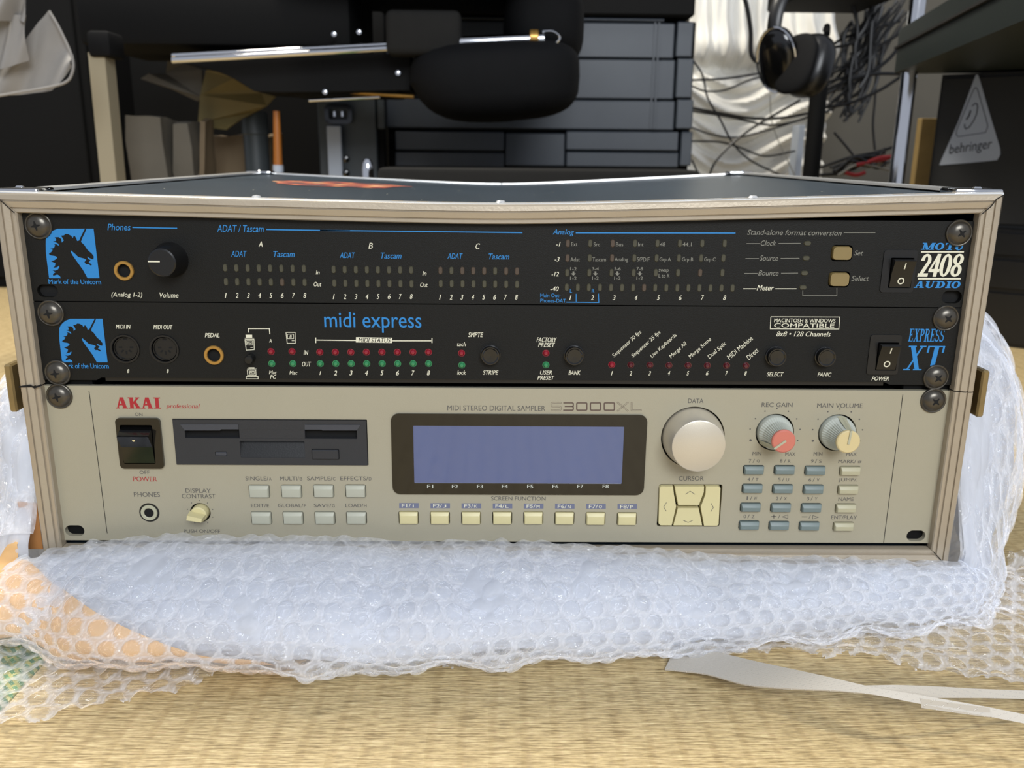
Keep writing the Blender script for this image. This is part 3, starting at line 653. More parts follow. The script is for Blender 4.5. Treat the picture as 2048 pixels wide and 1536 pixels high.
def rocker_marks(sw, r, bulge, one, zero):
    # faces: two planes; marks float just over them
    mb = MB(); xc = (r[0] + r[1]) / 2; zm = (r[2] + r[3]) / 2; zt = r[3] - 1.2; zb = r[2] + .4
    def yat(z): return (-bulge + (z - zt) / (zm - zt) * (bulge * .55)) if z > zm else (-bulge * .45 + (z - zm) / (zb - zm) * (bulge * .45 - .9))
    z0 = zm + (zt - zm) * .35; z1 = zm + (zt - zm) * .85
    mb.add([(xc - .3 + .3, yat(z0) - .1, z0), (xc + .3 + .3, yat(z0) - .1, z0), (xc + .3 + .3, yat(z1) - .1, z1), (xc - .3 + .3, yat(z1) - .1, z1)], [(0, 1, 2, 3)])
    zc = zb + (zm - zb) * .45; V = []; n = 24
    for R_ in (1.75, 1.15):
        for i in range(n):
            z = zc + R_ * math.sin(2 * PI * i / n); V.append((xc + R_ * math.cos(2 * PI * i / n), yat(z) - .1, z))
    mb.add(V, [(i, (i + 1) % n, (i + 1) % n + n, i + n) for i in range(n)])
    mk('switch_marking', mb, 'white', sw, smooth=0)
swr_ = swr
sw = power_switch(ai, swf, swr); rocker_marks(sw, swr, 4.6, 1, 0)

# ================================================================ MIDI INTERFACE (middle unit)
Z2a, Z2b = 90.6, 133.1
mi = thing('midi_interface', 'black rack patch bay with red and green dot lamps, middle unit in the flight case', 'midi interface', (0, 150, Z2a))
sf2 = prect(4, 925, 1044, 1150, 1330); sr2 = prect(4, 985, 1100, 1130, 1298)
dins = [P(1, 732, 930), P(1, 962, 932)]; j2 = P(1, 1250, 968, -1)
holes = [rrect(*sr2, .3, 2), circ(j2[0], j2[2], 4.6)] + [circ(d[0], d[2], 7.2, 32) for d in dins]
mb = MB().prism([(-241.2, Z2a + 1.2), (-212, Z2a + 1.2), (-209.5, Z2a + 2.6), (203.5, Z2a + 2.6), (207, Z2a + 1.2), (241.2, Z2a + 1.2), (241.2, Z2b), (-241.2, Z2b)], 0, 3, holes)
mk('front_panel', mb, 'panel_black', mi, smooth=20); chassis(mi, Z2a + 1, Z2b)
mk('bottom_flange', MB().box(-208, 204, 1.4, 6.5, Z2a + .4, Z2a + 3), 'black', mi)
mk('slot_backing', MB().box(-240, 240, 6.6, 6.9, Z2a + 1.4, Z2b - 1), 'void', mi)
for u, v, r in ((96, 628, 10), (110, 748, 5), (1897, 638, 52), (1877, 757, 50)): screw(mi, u, v, r)
for d in dins:
    dj = mk('din_socket', MB().lathe([(6.5, 5), (6.5, -.3), (6.7, -.6), (7.6, -.6), (7.8, 0)], (d[0], 0, d[2]), 36), 'black', mi)
    dj.data.materials.append(M['void'])
    mk('socket_insert', MB().lathe([(0, 1.2), (5.6, 1.2), (5.7, .4), (6.1, .4), (6.2, 2.5)], (d[0], 0, d[2]), 32), 'black', dj)
    pins = MB()
    for a in (180, 225, 270, 315, 360):
        t = math.radians(a); x, z = d[0] + 3.7 * math.cos(t), d[2] + 3.7 * math.sin(t) + .6
        V, F = ribbon([(x, z), (x - 1.7 * math.cos(t), z - 1.7 * math.sin(t))], .8); pins.add([(p[0], 1.1, p[1]) for p in V], orient(V, F))
    pins.prism([(d[0] - 1.1, d[2] + 4.6), (d[0] + 1.1, d[2] + 4.6), (d[0] + .8, d[2] + 6), (d[0] - .8, d[2] + 6)], 1.1, None)
    mk('pin_holes', pins, 'void', dj, smooth=0, kind='stuff')
jack(mi, 1, 1250, 968, 5.1, 3.4, name='pedal_jack')
e2c = P(1, 482, 882)[[0, 2]]; emblem(mi, e2c, .925)
bl = MB(); wh = MB()
T(bl, 'Mark of the Unicorn', 1, 362, 1014, 636, 1044, bold=.02)
mb = MB(); T(mb, 'midi express', 2, 30, 764, 692, 906); mk('title_lettering', mb, 'blue', mi, smooth=0)
mb = MB(); put(mb, serif_word('EXPRESS', T=.22, t=.1, s=.05), 4, 1216, 1000, 1474, 1094, shear=.1); mk('model_lettering', mb, 'blue', mi, smooth=0)
mb = MB(); put(mb, serif_word('XT', T=.24, t=.1, s=.05), 4, 1186, 1124, 1468, 1300, shear=.15); mk('model_lettering', mb, 'blue', mi, smooth=0)
for s, x0, x1, y0, y1 in (('MIDI IN', 678, 764, 788, 812), ('MIDI OUT', 898, 1010, 790, 814), ('PEDAL', 1199, 1284, 837, 862), ('8', 744, 757, 1048, 1070), ('8', 975, 988, 1048, 1070),
                          ('IN', 1777, 1804, 938, 964), ('OUT', 1768, 1820, 1005, 1032), ('Mac', 1574, 1619, 1056, 1078), ('PC', 1581, 1616, 1082, 1104), ('Mac', 1694, 1740, 1058, 1080), ('A', 1575, 1589, 872, 892), ('1', 1869, 1879, 1060, 1082)):
    T(wh, s, 1, x0, y0, x1, y1, .25, .015)
line(wh, 1, [(1453, 834), (1453, 811), (1576, 811), (1579, 844)], .45)
for i in range(1, 8):
    x = 640 + i * 31; T(wh, str(i + 1), 0, x - 3, 741, x + 3, 750.5, .25, .015)
line(wh, 0, [(632, 680), (712, 681)], .5); line(wh, 0, [(785, 681.5), (864, 681.5)], .5); line(wh, 0, [(631.5, 675), (631.5, 686)], .5); line(wh, 0, [(864, 676), (864, 686)], .5)
poly(wh, 2, [(246, 936), (494, 940), (493, 976), (245, 972)])
dk = MB(); T(dk, 'MIDI STATUS', 2, 262, 941, 482, 972, .25, .01, off=.1); 
for s, x0, x1, y0, y1 in (('SMPTE', 1012, 1114, 904, 936), ('tach', 936, 996, 970, 998), ('lock', 937, 996, 1163, 1192), ('STRIPE', 1112, 1218, 1163, 1192), ('FACTORY', 1479, 1616, 938, 970), ('PRESET', 1490, 1604, 974, 1004),
                          ('USER', 1503, 1583, 1164, 1192), ('PRESET', 1485, 1600, 1199, 1228), ('BANK', 1697, 1778, 1164, 1193)):
    T(wh, s, 2, x0, y0, x1, y1, .25, .015)
for k, (s, x0, y0, x1, y1) in enumerate((('Sequencer 30 fps', 672, 1185, 895, 985), ('Sequencer 25 fps', 826, 1187, 1050, 987), ('Live Keyboards', 980, 1190, 1180, 1008), ('Merge All', 1134, 1192, 1262, 1075), ('Merge Some', 1290, 1194, 1460, 1042), ('Dual Split', 1444, 1196, 1580, 1078), ('MIDI Machine', 1600, 1198, 1792, 1030), ('Direct', 1758, 1200, 1838, 1125))):
    A = P(3, x0, y0); B = P(3, x1, y1); L_ = math.hypot(B[0] - A[0], B[2] - A[2]); a = math.degrees(math.atan2(B[2] - A[2], B[0] - A[0]))
    put(wh, text_polys(s, 0.), 3, x0, y0, x1, y1, shear=.15, rot=(a, L_, 2.7 if s not in ('Dual Split',) else 2.8))
    xn = (662, 814, 968, 1123, 1276, 1432, 1589, 1743)[k]; T(wh, str(k + 1), 3, xn - 9, 1302, xn + 9, 1336, .25, .015)
T(wh, 'MACINTOSH & WINDOWS', 4, 247, 928, 688, 955); T(wh, 'COMPATIBLE', 4, 246, 962, 680, 992, bold=.01)
line(wh, 4, [(222, 914), (719, 916), (712, 1003), (218, 1001), (222, 914)], .35)
T(wh, '8x8 \u2022 128 Channels', 4, 264, 1020, 654, 1056, .25, .01)
T(wh, 'SELECT', 4, 194, 1314, 314, 1343, .25, .015); T(wh, 'PANIC', 4, 560, 1316, 658, 1344, .25, .015); T(wh, 'POWER', 4, 950, 1346, 1072, 1374, .25, .015)
# little computer pictograms
def pict(pts, w=.35): line(wh, 9, pts + [pts[0]], w)
poly(wh, 9, [(250, 348), (405, 348), (408, 418), (258, 418)]); line(wh, 9, [(225, 428), (455, 428)], .25)
pict([(235, 455), (450, 455), (455, 700), (265, 712)]); pict([(270, 490), (418, 490), (418, 592), (272, 592)], .25); T(wh, 'Mac', 9, 280, 515, 408, 570, .25); line(wh, 9, [(365, 648), (430, 648)], .3)
pict([(1205, 292), (1420, 292), (1425, 550), (1235, 552)]); pict([(1240, 335), (1385, 335), (1385, 440), (1242, 440)], .25); T(wh, 'B', 9, 1288, 355, 1340, 420, .25); line(wh, 9, [(1340, 488), (1405, 488)], .3)
poly(wh, 9, [(320, 1118), (462, 1118), (462, 1148), (322, 1148)]); line(wh, 9, [(285, 1158), (510, 1156)], .2)
pict([(292, 1180), (492, 1180), (498, 1308), (300, 1308)]); pict([(335, 1208), (455, 1208), (455, 1280), (338, 1280)], .25); T(wh, 'PC', 9, 348, 1222, 446, 1268); pict([(262, 1335), (545, 1335), (548, 1390), (268, 1390)])
mk('blue_lettering', bl, 'blue', mi, smooth=0, kind='stuff'); mk('white_lettering', wh, 'white', mi, smooth=0, kind='stuff'); mk('dark_lettering', dk, 'panel_black', mi, smooth=0)
def dome(parent, c, x, y, m, r=1.5):
    q = P(c, x, y, -.8); return mk('led', MB().lathe([(0, -1.7), (r * .5, -1.55), (r * .85, -1.05), (r, -.4), (r, 0), (r + .35, -.05)], (q[0], 0, q[2]), 16), m, parent, org=(q[0], 0, q[2]))
lr = dome(mi, 1, 1584, 947, 'led_red'); lg = dome(mi, 1, 1588, 1018, 'led_green'); ld = dome(mi, 3, 816, 1256, 'led_dark_red')
def dcp(o, c, x, y): q = P(c, x, y, -.8); cp(o, (q[0], 0, q[2]))
dcp(lr, 1, 1707, 947); dcp(lg, 1, 1712, 1018)
for i in range(8): dcp(lr, 0, 639 + i * 31.1, 705); dcp(lg, 0, 640 + i * 31, 728)
dcp(lr, 0, 923, 707); dcp(lg, 0, 923.5, 731); dcp(lr, 0, 1092, 707); dcp(lg, 0, 1092, 730.5); dcp(lr, 3, 662, 1254)
for x, y in ((971, 1257), (1125, 1260), (1280, 1260), (1436, 1261), (1592, 1262), (1749, 1263)): dcp(ld, 3, x, y)
for c, x, y in ((2, 1163, 1063), (2, 1737, 1065), (4, 265, 1205), (4, 622, 1208)):
    q = P(c, x, y, -3)
    b = mk('round_button', MB().lathe([(0, -3.6), (3.6, -3.7), (4.2, -4.2), (4.7, -4.2), (4.9, -3.7), (4.9, -1), (5.3, -.9), (5.3, 0)], (q[0], 0, q[2]), 36), 'black_gloss', mi)
q = P(9, 330, 935, -4); mk('round_button', MB().lathe([(0, -5.4), (1.9, -5.3), (2.2, -4.9), (2.4, 0)], (q[0], 0, q[2]), 20), 'black', mi)
sw = power_switch(mi, sf2, sr2); rocker_marks(sw, sr2, 4.6, 1, 0)

# ================================================================ SAMPLER (bottom unit)
Z3a, Z3b = .4, 88.6
sp = thing('sampler', 'champagne silver rack sampler with blue display, disk drive and large data dial, bottom unit', 'sampler', (0, 150, Z3a))
K = {}
keys = []   # (c, x, y, w, h, mat)
for x, y in ((1398, 599), (1572, 599), (1745, 598), (1917, 598), (1410, 742), (1581, 742), (1752, 742), (1922, 742)): keys.append((5, x, y, 11.4, 7.7, 'pale_key'))
for x, y in ((273, 901), (494, 902), (714, 903), (934, 903), (1153, 903), (1373, 905), (1592, 907), (1813, 909)): keys.append((6, x, y, 11.0, 7.8, 'cream_key'))
for r_, row in enumerate((((683, 540), (868, 540), (1052, 543), (1262, 545)), ((675, 652), (857, 654), (1041, 656), (1250, 658)), ((664, 765), (846, 767), (1029, 768), (1236, 770)), ((655, 873), (835, 875), (1017, 877), (1222, 880)))):
    for i, (x, y) in enumerate(row): keys.append((7, x, y, 11.5, 5.4, 'khaki_key' if i == 3 else 'teal_key'))
holes = []; kpos = []
for c, x, y, w_, h_, m in keys:
    q = P(c, x, y); kpos.append(q); holes.append([(q[0] + a, q[2] + b) for a, b in rrect(-w_ / 2, w_ / 2, -h_ / 2, h_ / 2, 1.1, 3)])
cur = prect(7, 107, 628, 488, 882); holes.append(rrect(*cur, 1.2, 3))
asr = prect(5, 662, 238, 835, 446); asf = prect(5, 640, 202, 878, 472); holes.append(rrect(asf[0] + 1, asf[1] - 1, asf[2] + 1, asf[3] - 1, .3, 2))
fd = prect(5, 940, 211, 1982, 458); holes.append(rrect(*fd, .3, 2))
lc = prect(6, 155, 168, 1945, 735)
dk_ = P(7, 318, 345); rg = P(7, 812, 315); mv = P(7, 1188, 318); dc = P(5, 1080, 714); ph = P(5, 805, 714)
holes += [circ(dk_[0], dk_[2], 17.2, 48), circ(rg[0], rg[2], 10.4, 36), circ(mv[0], mv[2], 10.4, 36), circ(ph[0], ph[2], 5.2, 28), circ(dc[0], dc[2], 5.6, 28)]
for q in (P(5, 403, 812), P(7, 1662, 938)): holes.append(slotpts(q[0], q[2], 10.5, 6.4))
mk('front_panel', MB().prism([(-241.2, Z3a), (241.2, Z3a), (241.2, Z3b), (-241.2, Z3b)], 0, 3, holes), 'silver', sp, smooth=20)
chassis(sp, Z3a, Z3b)
mk('slot_backing', MB().box(-240, 240, 4.5, 4.9, Z3a + 1, Z3b - 1), 'void', sp)
gv = MB(); line(gv, 5, [(480, 60), (578, 826)], .35); line(gv, 7, [(1583, 88), (1467, 980)], .35); mk('panel_seam', gv, 'seam', sp, smooth=0)
for u, v, r in ((113, 795, 12), (1872, 804, 50)): screw(sp, u, v, r)
proto = {}
for (c, x, y, w_, h_, m), q in zip(keys, kpos):
    k = (w_, h_, m); org = (q[0], 0, q[2])
    if k in proto: cp(proto[k], org); continue
    hx, hz = w_ / 2 - .45, h_ / 2 - .45
    V = [(-hx, 4, -hz), (hx, 4, -hz), (hx, 4, hz), (-hx, 4, hz), (-hx, -.8, -hz), (hx, -.8, -hz), (hx, -.8, hz), (-hx, -.8, hz),
         (-hx + .45, -1.9, -hz + .5), (hx - .45, -1.9, -hz + .5), (hx - .45, -1.9, hz - 1.7), (-hx + .45, -1.9, hz - 1.7)]
    F = [(0, 1, 5, 4), (1, 2, 6, 5), (2, 3, 7, 6), (3, 0, 4, 7), (4, 5, 9, 8), (5, 6, 10, 9), (6, 7, 11, 10), (7, 4, 8, 11), (8, 9, 10, 11)]
    bm = bmesh.new(); vs = [bm.verts.new((a + q[0], b - .6 if m in ('teal_key', 'khaki_key') else b, d + q[2])) for a, b, d in V]
    for f in F: bm.faces.new([vs[i] for i in f])
    bmesh.ops.bevel(bm, geom=[e for e in bm.edges if all(v_.co.y < 2 for v_ in e.verts)], offset=.22, segments=2, affect='EDGES', profile=.6)
    proto[k] = mk('key', MB().bm(bm), m, sp, org=org)
# cursor pad: four keys meeting
cu_ = {'up': [(203, 632), (386, 632), (384, 668), (353, 750), (224, 750), (208, 668)], 'down': [(222, 762), (353, 762), (374, 872), (194, 872)],
       'left': [(112, 640), (124, 632), (198, 632), (204, 680), (218, 755), (190, 872), (118, 872), (106, 860)], 'right': [(391, 632), (470, 632), (484, 642), (472, 866), (462, 875), (380, 875), (358, 758), (388, 680)]}
arr = MB(); cx0 = P(7, 297, 755)[[0, 2]]
for nme, pts in cu_.items():
    A = [tuple(P(7, x, y)[[0, 2]]) for x, y in pts]
    mk('cursor_key', MB().frust(A, -1.6, 3.5, (.35, .35)), 'cream_key', sp, smooth=20)
for pts in ([(274, 688), (302, 670), (330, 688)], [(260, 845), (290, 858), (318, 845)], [(160, 737), (142, 765), (158, 790)], [(428, 742), (442, 768), (426, 793)]): line(arr, 7, pts, .3, Y=-1.6)
mk('cursor_arrows', arr, 'dark_ink', sp, smooth=0, kind='stuff')
# power switch
sw = mk('power_switch', MB().prism(rrect(*asf, 2.2, 4), -1.6, 2.9, [rrect(asr[0], asr[1], asr[2], asr[3], .8, 2)]), 'black_gloss', sp)
r = (asr[0] + .3, asr[1] - .3, asr[2] + .3, asr[3] - .3); zm = (r[2] + r[3]) / 2 - .5
prof = [(4, r[3] - .2), (-3.2, r[3] - 2.3), (-7.2, r[3] - 4.6), (-3.2, zm - .4), (-1.8, r[2] + .2), (4, r[2])]
k = len(prof); V = [(r[0], y, z) for y, z in prof] + [(r[1], y, z) for y, z in prof]
mk('rocker', MB().add(V, [tuple(range(k))[::-1], tuple(range(k, 2 * k))] + [(i, (i + 1) % k, (i + 1) % k + k, i + k) for i in range(k)]), 'black_gloss', sw, smooth=15)
mk('switch_dot', MB().lathe([(0, -.15), (.75, -.1)], ((r[0] + r[1]) / 2, -6.0, r[3] - 6.8), 12), 'butter', sw)
# disk drive
dr = mk('disk_drive', MB().prism(rrect(fd[0] + .35, fd[1] - .35, fd[2] + .35, fd[3] - .35, .3, 2), -.9, 3,
        [[(P(5, x, y)[0], P(5, x, y)[2]) for x, y in ((985, 236), (1290, 236), (1290, 262), (1640, 262), (1640, 238), (1940, 238), (1920, 330), (1290, 320), (1290, 418), (1645, 418), (1645, 322) if 0 else (1645, 418), (1645, 322), (1300, 322) if 0 else (1645, 322), (1920, 332), (1940, 336), (985, 330)) if 0] or rrect(*prect(5, 1000, 264, 1925, 312), .3, 2),
         rrect(*prect(5, 1297, 326, 1645, 416), .5, 2), rrect(*prect(5, 1682, 370, 1830, 424), .4, 2), rrect(*prect(5, 1163, 384, 1226, 408), .3, 2)]), 'drive', sp)
a = prect(5, 1297, 326, 1645, 416)
mk('finger_notch', MB().add([(a[0], -.6, a[2]), (a[1], -.6, a[2]), (a[1], 3, a[3]), (a[0], 3, a[3]), (a[0], 3, a[2]), (a[1], 3, a[2])], [(0, 1, 2, 3), (0, 3, 4), (1, 5, 2)]), 'black', dr, smooth=0)  # black instead of drive plastic: the notch's shade is put into the colour
mk('disk_slot', MB().box(*prect(5, 1000, 264, 1925, 312)[:2], 2.6, 3, *prect(5, 1000, 264, 1925, 312)[2:]), 'void', dr)
mb = MB()
for c_ in (((975, 236), (1288, 236), (1288, 262), (1195, 262), (1190, 268), (1000, 268)), ((1645, 238), (1945, 238), (1925, 268), (1740, 268), (1735, 264), (1645, 264))):
    mb.prism([tuple(P(5, x, y)[[0, 2]]) for x, y in c_], -1.3, -.85)
mk('slot_lip', mb, 'drive_light', dr, smooth=0)
mk('slot_flap', MB().box(*prect(5, 1290, 250, 1645, 318)[:2], -.75, 1.5, *prect(5, 1290, 250, 1645, 318)[2:], .3), 'drive', dr)
b = prect(5, 1684, 372, 1828, 422); mk('eject_button', MB().box(b[0], b[1], -2.0, 2, b[2], b[3], .4), 'drive', dr)
b = prect(5, 1165, 386, 1224, 406); mk('drive_lamp', MB().box(b[0], b[1], -1.1, 2, b[2], b[3], .25), 'drive_light', dr)
# display
sc = prect(6, 310, 252, 1785, 655)
dp = mk('display', MB().prism(rrect(*lc, 4.2, 5), -1.0, 0, [rrect(*sc, .4, 2)]), 'bezel', sp)
mk('screen', MB().box(sc[0], sc[1], -.75, -.3, sc[2], sc[3]), 'lcd', dp, smooth=0, label='blue liquid crystal screen')
mb = MB()
for i, x in enumerate((425, 600, 777, 952, 1131, 1309, 1485, 1664)): T(mb, 'F%d' % (i + 1), 6, x - 21, 668, x + 21, 694, Y=-1.0)
mk('display_lettering', mb, 'grey_knob', dp, smooth=0, kind='stuff')
# knobs
dkn = mk('data_dial', MB().lathe([(0, -15), (13.4, -15), (14.0, -14.7), (14.3, -14), (16.3, -1.5), (16.4, 2.8)], (dk_[0], 0, dk_[2]), 72), 'satin', sp, label='large satin silver data dial')
def mixer_knob(c0, capm, ang, lab):
    x, z = c0[0], c0[2]; n = 80; prof = [(5.9, -15), (6.1, -14.6), (6.3, -11.5), (7.0, -8), (7.8, -5), (9.2, -2.4), (9.5, 0), (9.5, 2.8)]
    mb = MB().lathe(prof, (x, 0, z), n)
    # fluted grip
    V = []
    for j, (r_, y) in enumerate(prof):
        for i in range(n):
            idx = j * n + i; p = mb.v[idx]
            if 1 <= j <= 4 and i % 2 == 0 and not (abs(((i / n * 360 - ang) + 180) % 360 - 180) < 26):
                d = (p[0] - x, p[2] - z); L_ = math.hypot(*d); k = (L_ - .45) / L_; mb.v[idx] = (x + d[0] * k, p[1], z + d[1] * k)
    kn = mk('level_knob', mb, 'grey_knob', sp, smooth=18, label=lab)
    mk('knob_cap', MB().lathe([(0, -16.0), (5.6, -15.9), (6.2, -15.4), (6.25, -14.2)], (x, 0, z), 40), capm, kn)
    a = math.radians(ang); d = np.array((math.cos(a), math.sin(a))); nn = np.array((-d[1], d[0]))
    q = [d * 6.3 + nn * .55, -d * 1.0 + nn * .55, -d * 1.0 - nn * .55, d * 6.3 - nn * .55]
    pm = MB().prism([(x + p[0], z + p[1]) for p in q], -16.5, -14)
    f1 = [d * 5.8 + nn * 1.5, d * 5.8 - nn * 1.5]; f2 = [d * 9.3 + nn * 2.4, d * 9.3 - nn * 2.4]; tip = d * 6.6; tip2 = d * 10
    pm.add([(x + f1[0][0], -14, z + f1[0][1]), (x + f1[1][0], -14, z + f1[1][1]), (x + f2[1][0], -1, z + f2[1][1]), (x + f2[0][0], -1, z + f2[0][1]), (x + tip[0], -15, z + tip[1]), (x + tip2[0], -1, z + tip2[1])],
           [(0, 3, 5, 4), (4, 5, 2, 1), (0, 4, 1), (3, 2, 5)])
    mk('knob_pointer', pm, 'pointer', kn, smooth=0)
mixer_knob(rg, 'coral', 218, 'grey fluted knob with a coral cap'); mixer_knob(mv, 'butter', 84, 'grey fluted knob with a pale yellow cap')
kn = mk('contrast_knob', MB().lathe([(0, -4), (4.0, -4), (4.5, -3.5), (4.7, 0), (4.7, 2.8)], (dc[0], 0, dc[2]), 36), 'cream_key', sp)
a = math.radians(168); d = np.array((math.cos(a), math.sin(a))); nn = np.array((-d[1], d[0])); q = [d * 4.6 + nn * 1.7, -d * 4.2 + nn * 1.3, -d * 4.2 - nn * 1.3, d * 4.6 - nn * 1.7]
mk('knob_grip', MB().frust([(dc[0] + p[0], dc[2] + p[1]) for p in q], -9.5, -3.9, (.4, .4)), 'cream_key', kn, smooth=0)
jk = mk('headphone_jack', MB().lathe([(2.6, 4), (2.6, -.6), (3.0, -.9), (4.3, -.9), (4.5, -.6), (4.6, 2.8)], (ph[0], 0, ph[2]), 32), 'pointer', sp)
mk('socket_hole', MB().lathe([(0, -.55), (2.65, -.55)], (ph[0], 0, ph[2]), 24), 'void', jk)
mk('jack_nut', MB().lathe([(4.5, -.2), (5.4, -.2), (5.6, .2), (5.6, 2)], (ph[0], 0, ph[2]), 32), 'black', jk)
# printing
ink = MB(); red = MB(); brn = MB(); pl = MB(); tagm = MB()
mb = MB(); put(mb, serif_word('AKAI', T=.3, t=.13, s=.08), 13, 108, 152, 1036, 378); mk('maker_lettering', mb, 'red_ink', sp, smooth=0); T(red, 'professional', 13, 1150, 282, 1842, 400, .25, 0); T(red, 'POWER', 5, 717, 521, 846, 546)
for s, x0, x1, y0, y1 in (('ON', 727, 768, 176, 194), ('OFF', 752, 806, 488, 507), ('PHONES', 722, 862, 604, 630), ('DISPLAY', 1000, 1136, 585, 608), ('CONTRAST', 980, 1161, 614, 638), ('PUSH ON/OFF', 991, 1186, 805, 824),
                          ('SINGLE/', 1323, 1447, 520, 541), ('A', 1450, 1463, 524, 541), ('MULTI/', 1509, 1612, 520, 541), ('B', 1616, 1629, 524, 541), ('SAMPLE/', 1655, 1792, 520, 541), ('C', 1794, 1808, 524, 541), ('EFFECTS/', 1834, 1984, 520, 541), ('D', 1988, 2002, 524, 541),
                          ('EDIT/', 1353, 1434, 666, 686), ('E', 1438, 1450, 669, 686), ('GLOBAL/', 1498, 1634, 666, 686), ('F', 1638, 1649, 669, 686), ('SAVE/', 1692, 1786, 666, 686), ('G', 1790, 1804, 669, 686), ('LOAD/', 1862, 1958, 666, 686), ('H', 1962, 1976, 669, 686)):
    T(ink, s, 5, x0, y0, x1, y1)
T(ink, 'MIDI STEREO DIGITAL SAMPLER', 6, 547, 110, 1238, 146); T(ink, 'SCREEN FUNCTION', 6, 856, 752, 1240, 780)
for s, x0, x1, y0, y1 in (('DATA', 290, 382, 112, 139), ('CURSOR', 233, 384, 579, 606), ('REC GAIN', 733, 919, 136, 163), ('MAIN VOLUME', 1067, 1341, 140, 168), ('MIN', 678, 730, 433, 454), ('MAX', 875, 936, 435, 457), ('MIN', 1046, 1098, 434, 456), ('MAX', 1243, 1305, 437, 458),
                          ('MARK/\u266f' if 0 else 'MARK/', 1195, 1300, 480, 501), ('JUMP/.', 1196, 1308, 591, 616), ('NAME', 1195, 1287, 706, 728), ('ENT/PLAY', 1152, 1306, 816, 839)):
    T(ink, s, 7, x0, y0, x1, y1)
T(ink, '#', 7, 1312, 483, 1334, 501)
for (s, l), (x, y) in zip((('7', 'Q'), ('8', 'R'), ('9', 'S'), ('4', 'T'), ('5', 'U'), ('6', 'V'), ('1', 'W'), ('2', 'X'), ('3', 'Y'), ('0', 'Z')), ((687, 487), (875, 487), (1062, 488), (680, 598), (864, 599), (1048, 600), (671, 711), (851, 713), (1036, 714), (656, 821))):
    T(ink, s, 7, x - 32, y - 10, x - 17, y + 11); T(ink, '/', 7, x - 8, y - 11, x + 4, y + 12); T(ink, l, 7, x + 16, y - 8, x + 33, y + 11)
line(ink, 7, [(790, 822), (822, 822)], .45); line(ink, 7, [(806, 810), (806, 834)], .45); T(ink, '/', 7, 832, 811, 844, 834); line(ink, 7, [(890, 812), (856, 824), (890, 834), (890, 812)], .3)
line(ink, 7, [(974, 824), (1008, 824)], .45); T(ink, '/', 7, 1016, 813, 1028, 836); line(ink, 7, [(1040, 816), (1074, 827), (1040, 837), (1040, 816)], .3)
for cc, R_ in ((rg, 13.6), (mv, 13.6)):
    for i in range(9):
        a = math.radians(-30 + 240 * i / 8 if 0 else 330 + 30 - 60 + 300 * 0) if 0 else math.radians(-20 + 220 * i / 8)
        ink.lathe([(0, -.07), (.42 if i < 8 else .7, -.06)], (cc[0] + R_ * math.cos(a), 0, cc[2] + R_ * math.sin(a) * .98), 8)
for i in range(9):
    a = math.radians(-60 + 300 * i / 8); ink.lathe([(0, -.07), (.32, -.06)], (dc[0] + 7.1 * math.cos(a), 0, dc[2] + 7.1 * math.sin(a)), 8)
# model name: strokes and outlined strokes
for k in range(3):
    x = 672 + k * 256; V, F = ribbon([tuple(P(12, *p)[[0, 2]]) for p in ((x + 22, 146), (x + 190, 146), (x + 200, 156), (x + 200, 270), (x + 188, 283), (x + 24, 283), (x + 12, 270), (x + 12, 156))], 2.4 / 3.7 * 1.0, True); brn.add([(p[0], -.06, p[1]) for p in V], orient(V, F))
line(brn, 12, [(434, 146), (604, 146), (620, 158), (620, 205), (608, 215), (620, 226), (620, 270), (606, 283), (432, 283)], .62); line(brn, 12, [(460, 213), (606, 213)], .62)
def outl(pts, w=1.9, lw=.14):
    q = [tuple(P(12, *p)[[0, 2]]) for p in pts]; V, F = ribbon(q, w * .9); n = len(q); loop = list(V[:n]) + list(V[n:])[::-1]
    V2, F2 = ribbon([tuple(p) for p in loop], lw, True); brn.add([(p[0], -.06, p[1]) for p in V2], orient(V2, F2))
outl([(396, 145), (225, 145), (212, 158), (212, 200), (226, 213), (372, 213), (386, 226), (386, 268), (372, 282), (202, 282)], .7); outl([(1440, 136), (1640, 298)], .7); outl([(1640, 136), (1440, 298)], .7); outl([(1705, 136), (1705, 285), (1888, 285)], .7)
for i, (l, x) in enumerate(zip('IJKLMNOP', (275, 496, 716, 936, 1156, 1376, 1596, 1817))):
    l = 'J' if i == 0 else l; y = 816 + i * .9
    poly(pl, 6, [(x - 69, y - 18), (x + 69, y - 18), (x + 69, y + 18), (x - 69, y + 18)])
    T(tagm, 'F%d/' % (i + 1), 6, x - 50, y - 12, x + 12, y + 13, off=.1); T(tagm, l if i else 'I', 6, x + 20 + (8 if i == 0 else 0), y - 8, x + 42 - (8 if i == 0 else 0), y + 13, off=.1)
mk('dark_lettering', ink, 'dark_ink', sp, smooth=0, kind='stuff'); mk('red_lettering', red, 'red_ink', sp, smooth=0, kind='stuff'); mk('model_lettering', brn, 'brown_ink', sp, smooth=0)
mk('key_tag', pl, 'purple_ink', sp, smooth=0, kind='stuff'); mk('pale_lettering', tagm, 'white', sp, smooth=0, kind='stuff')
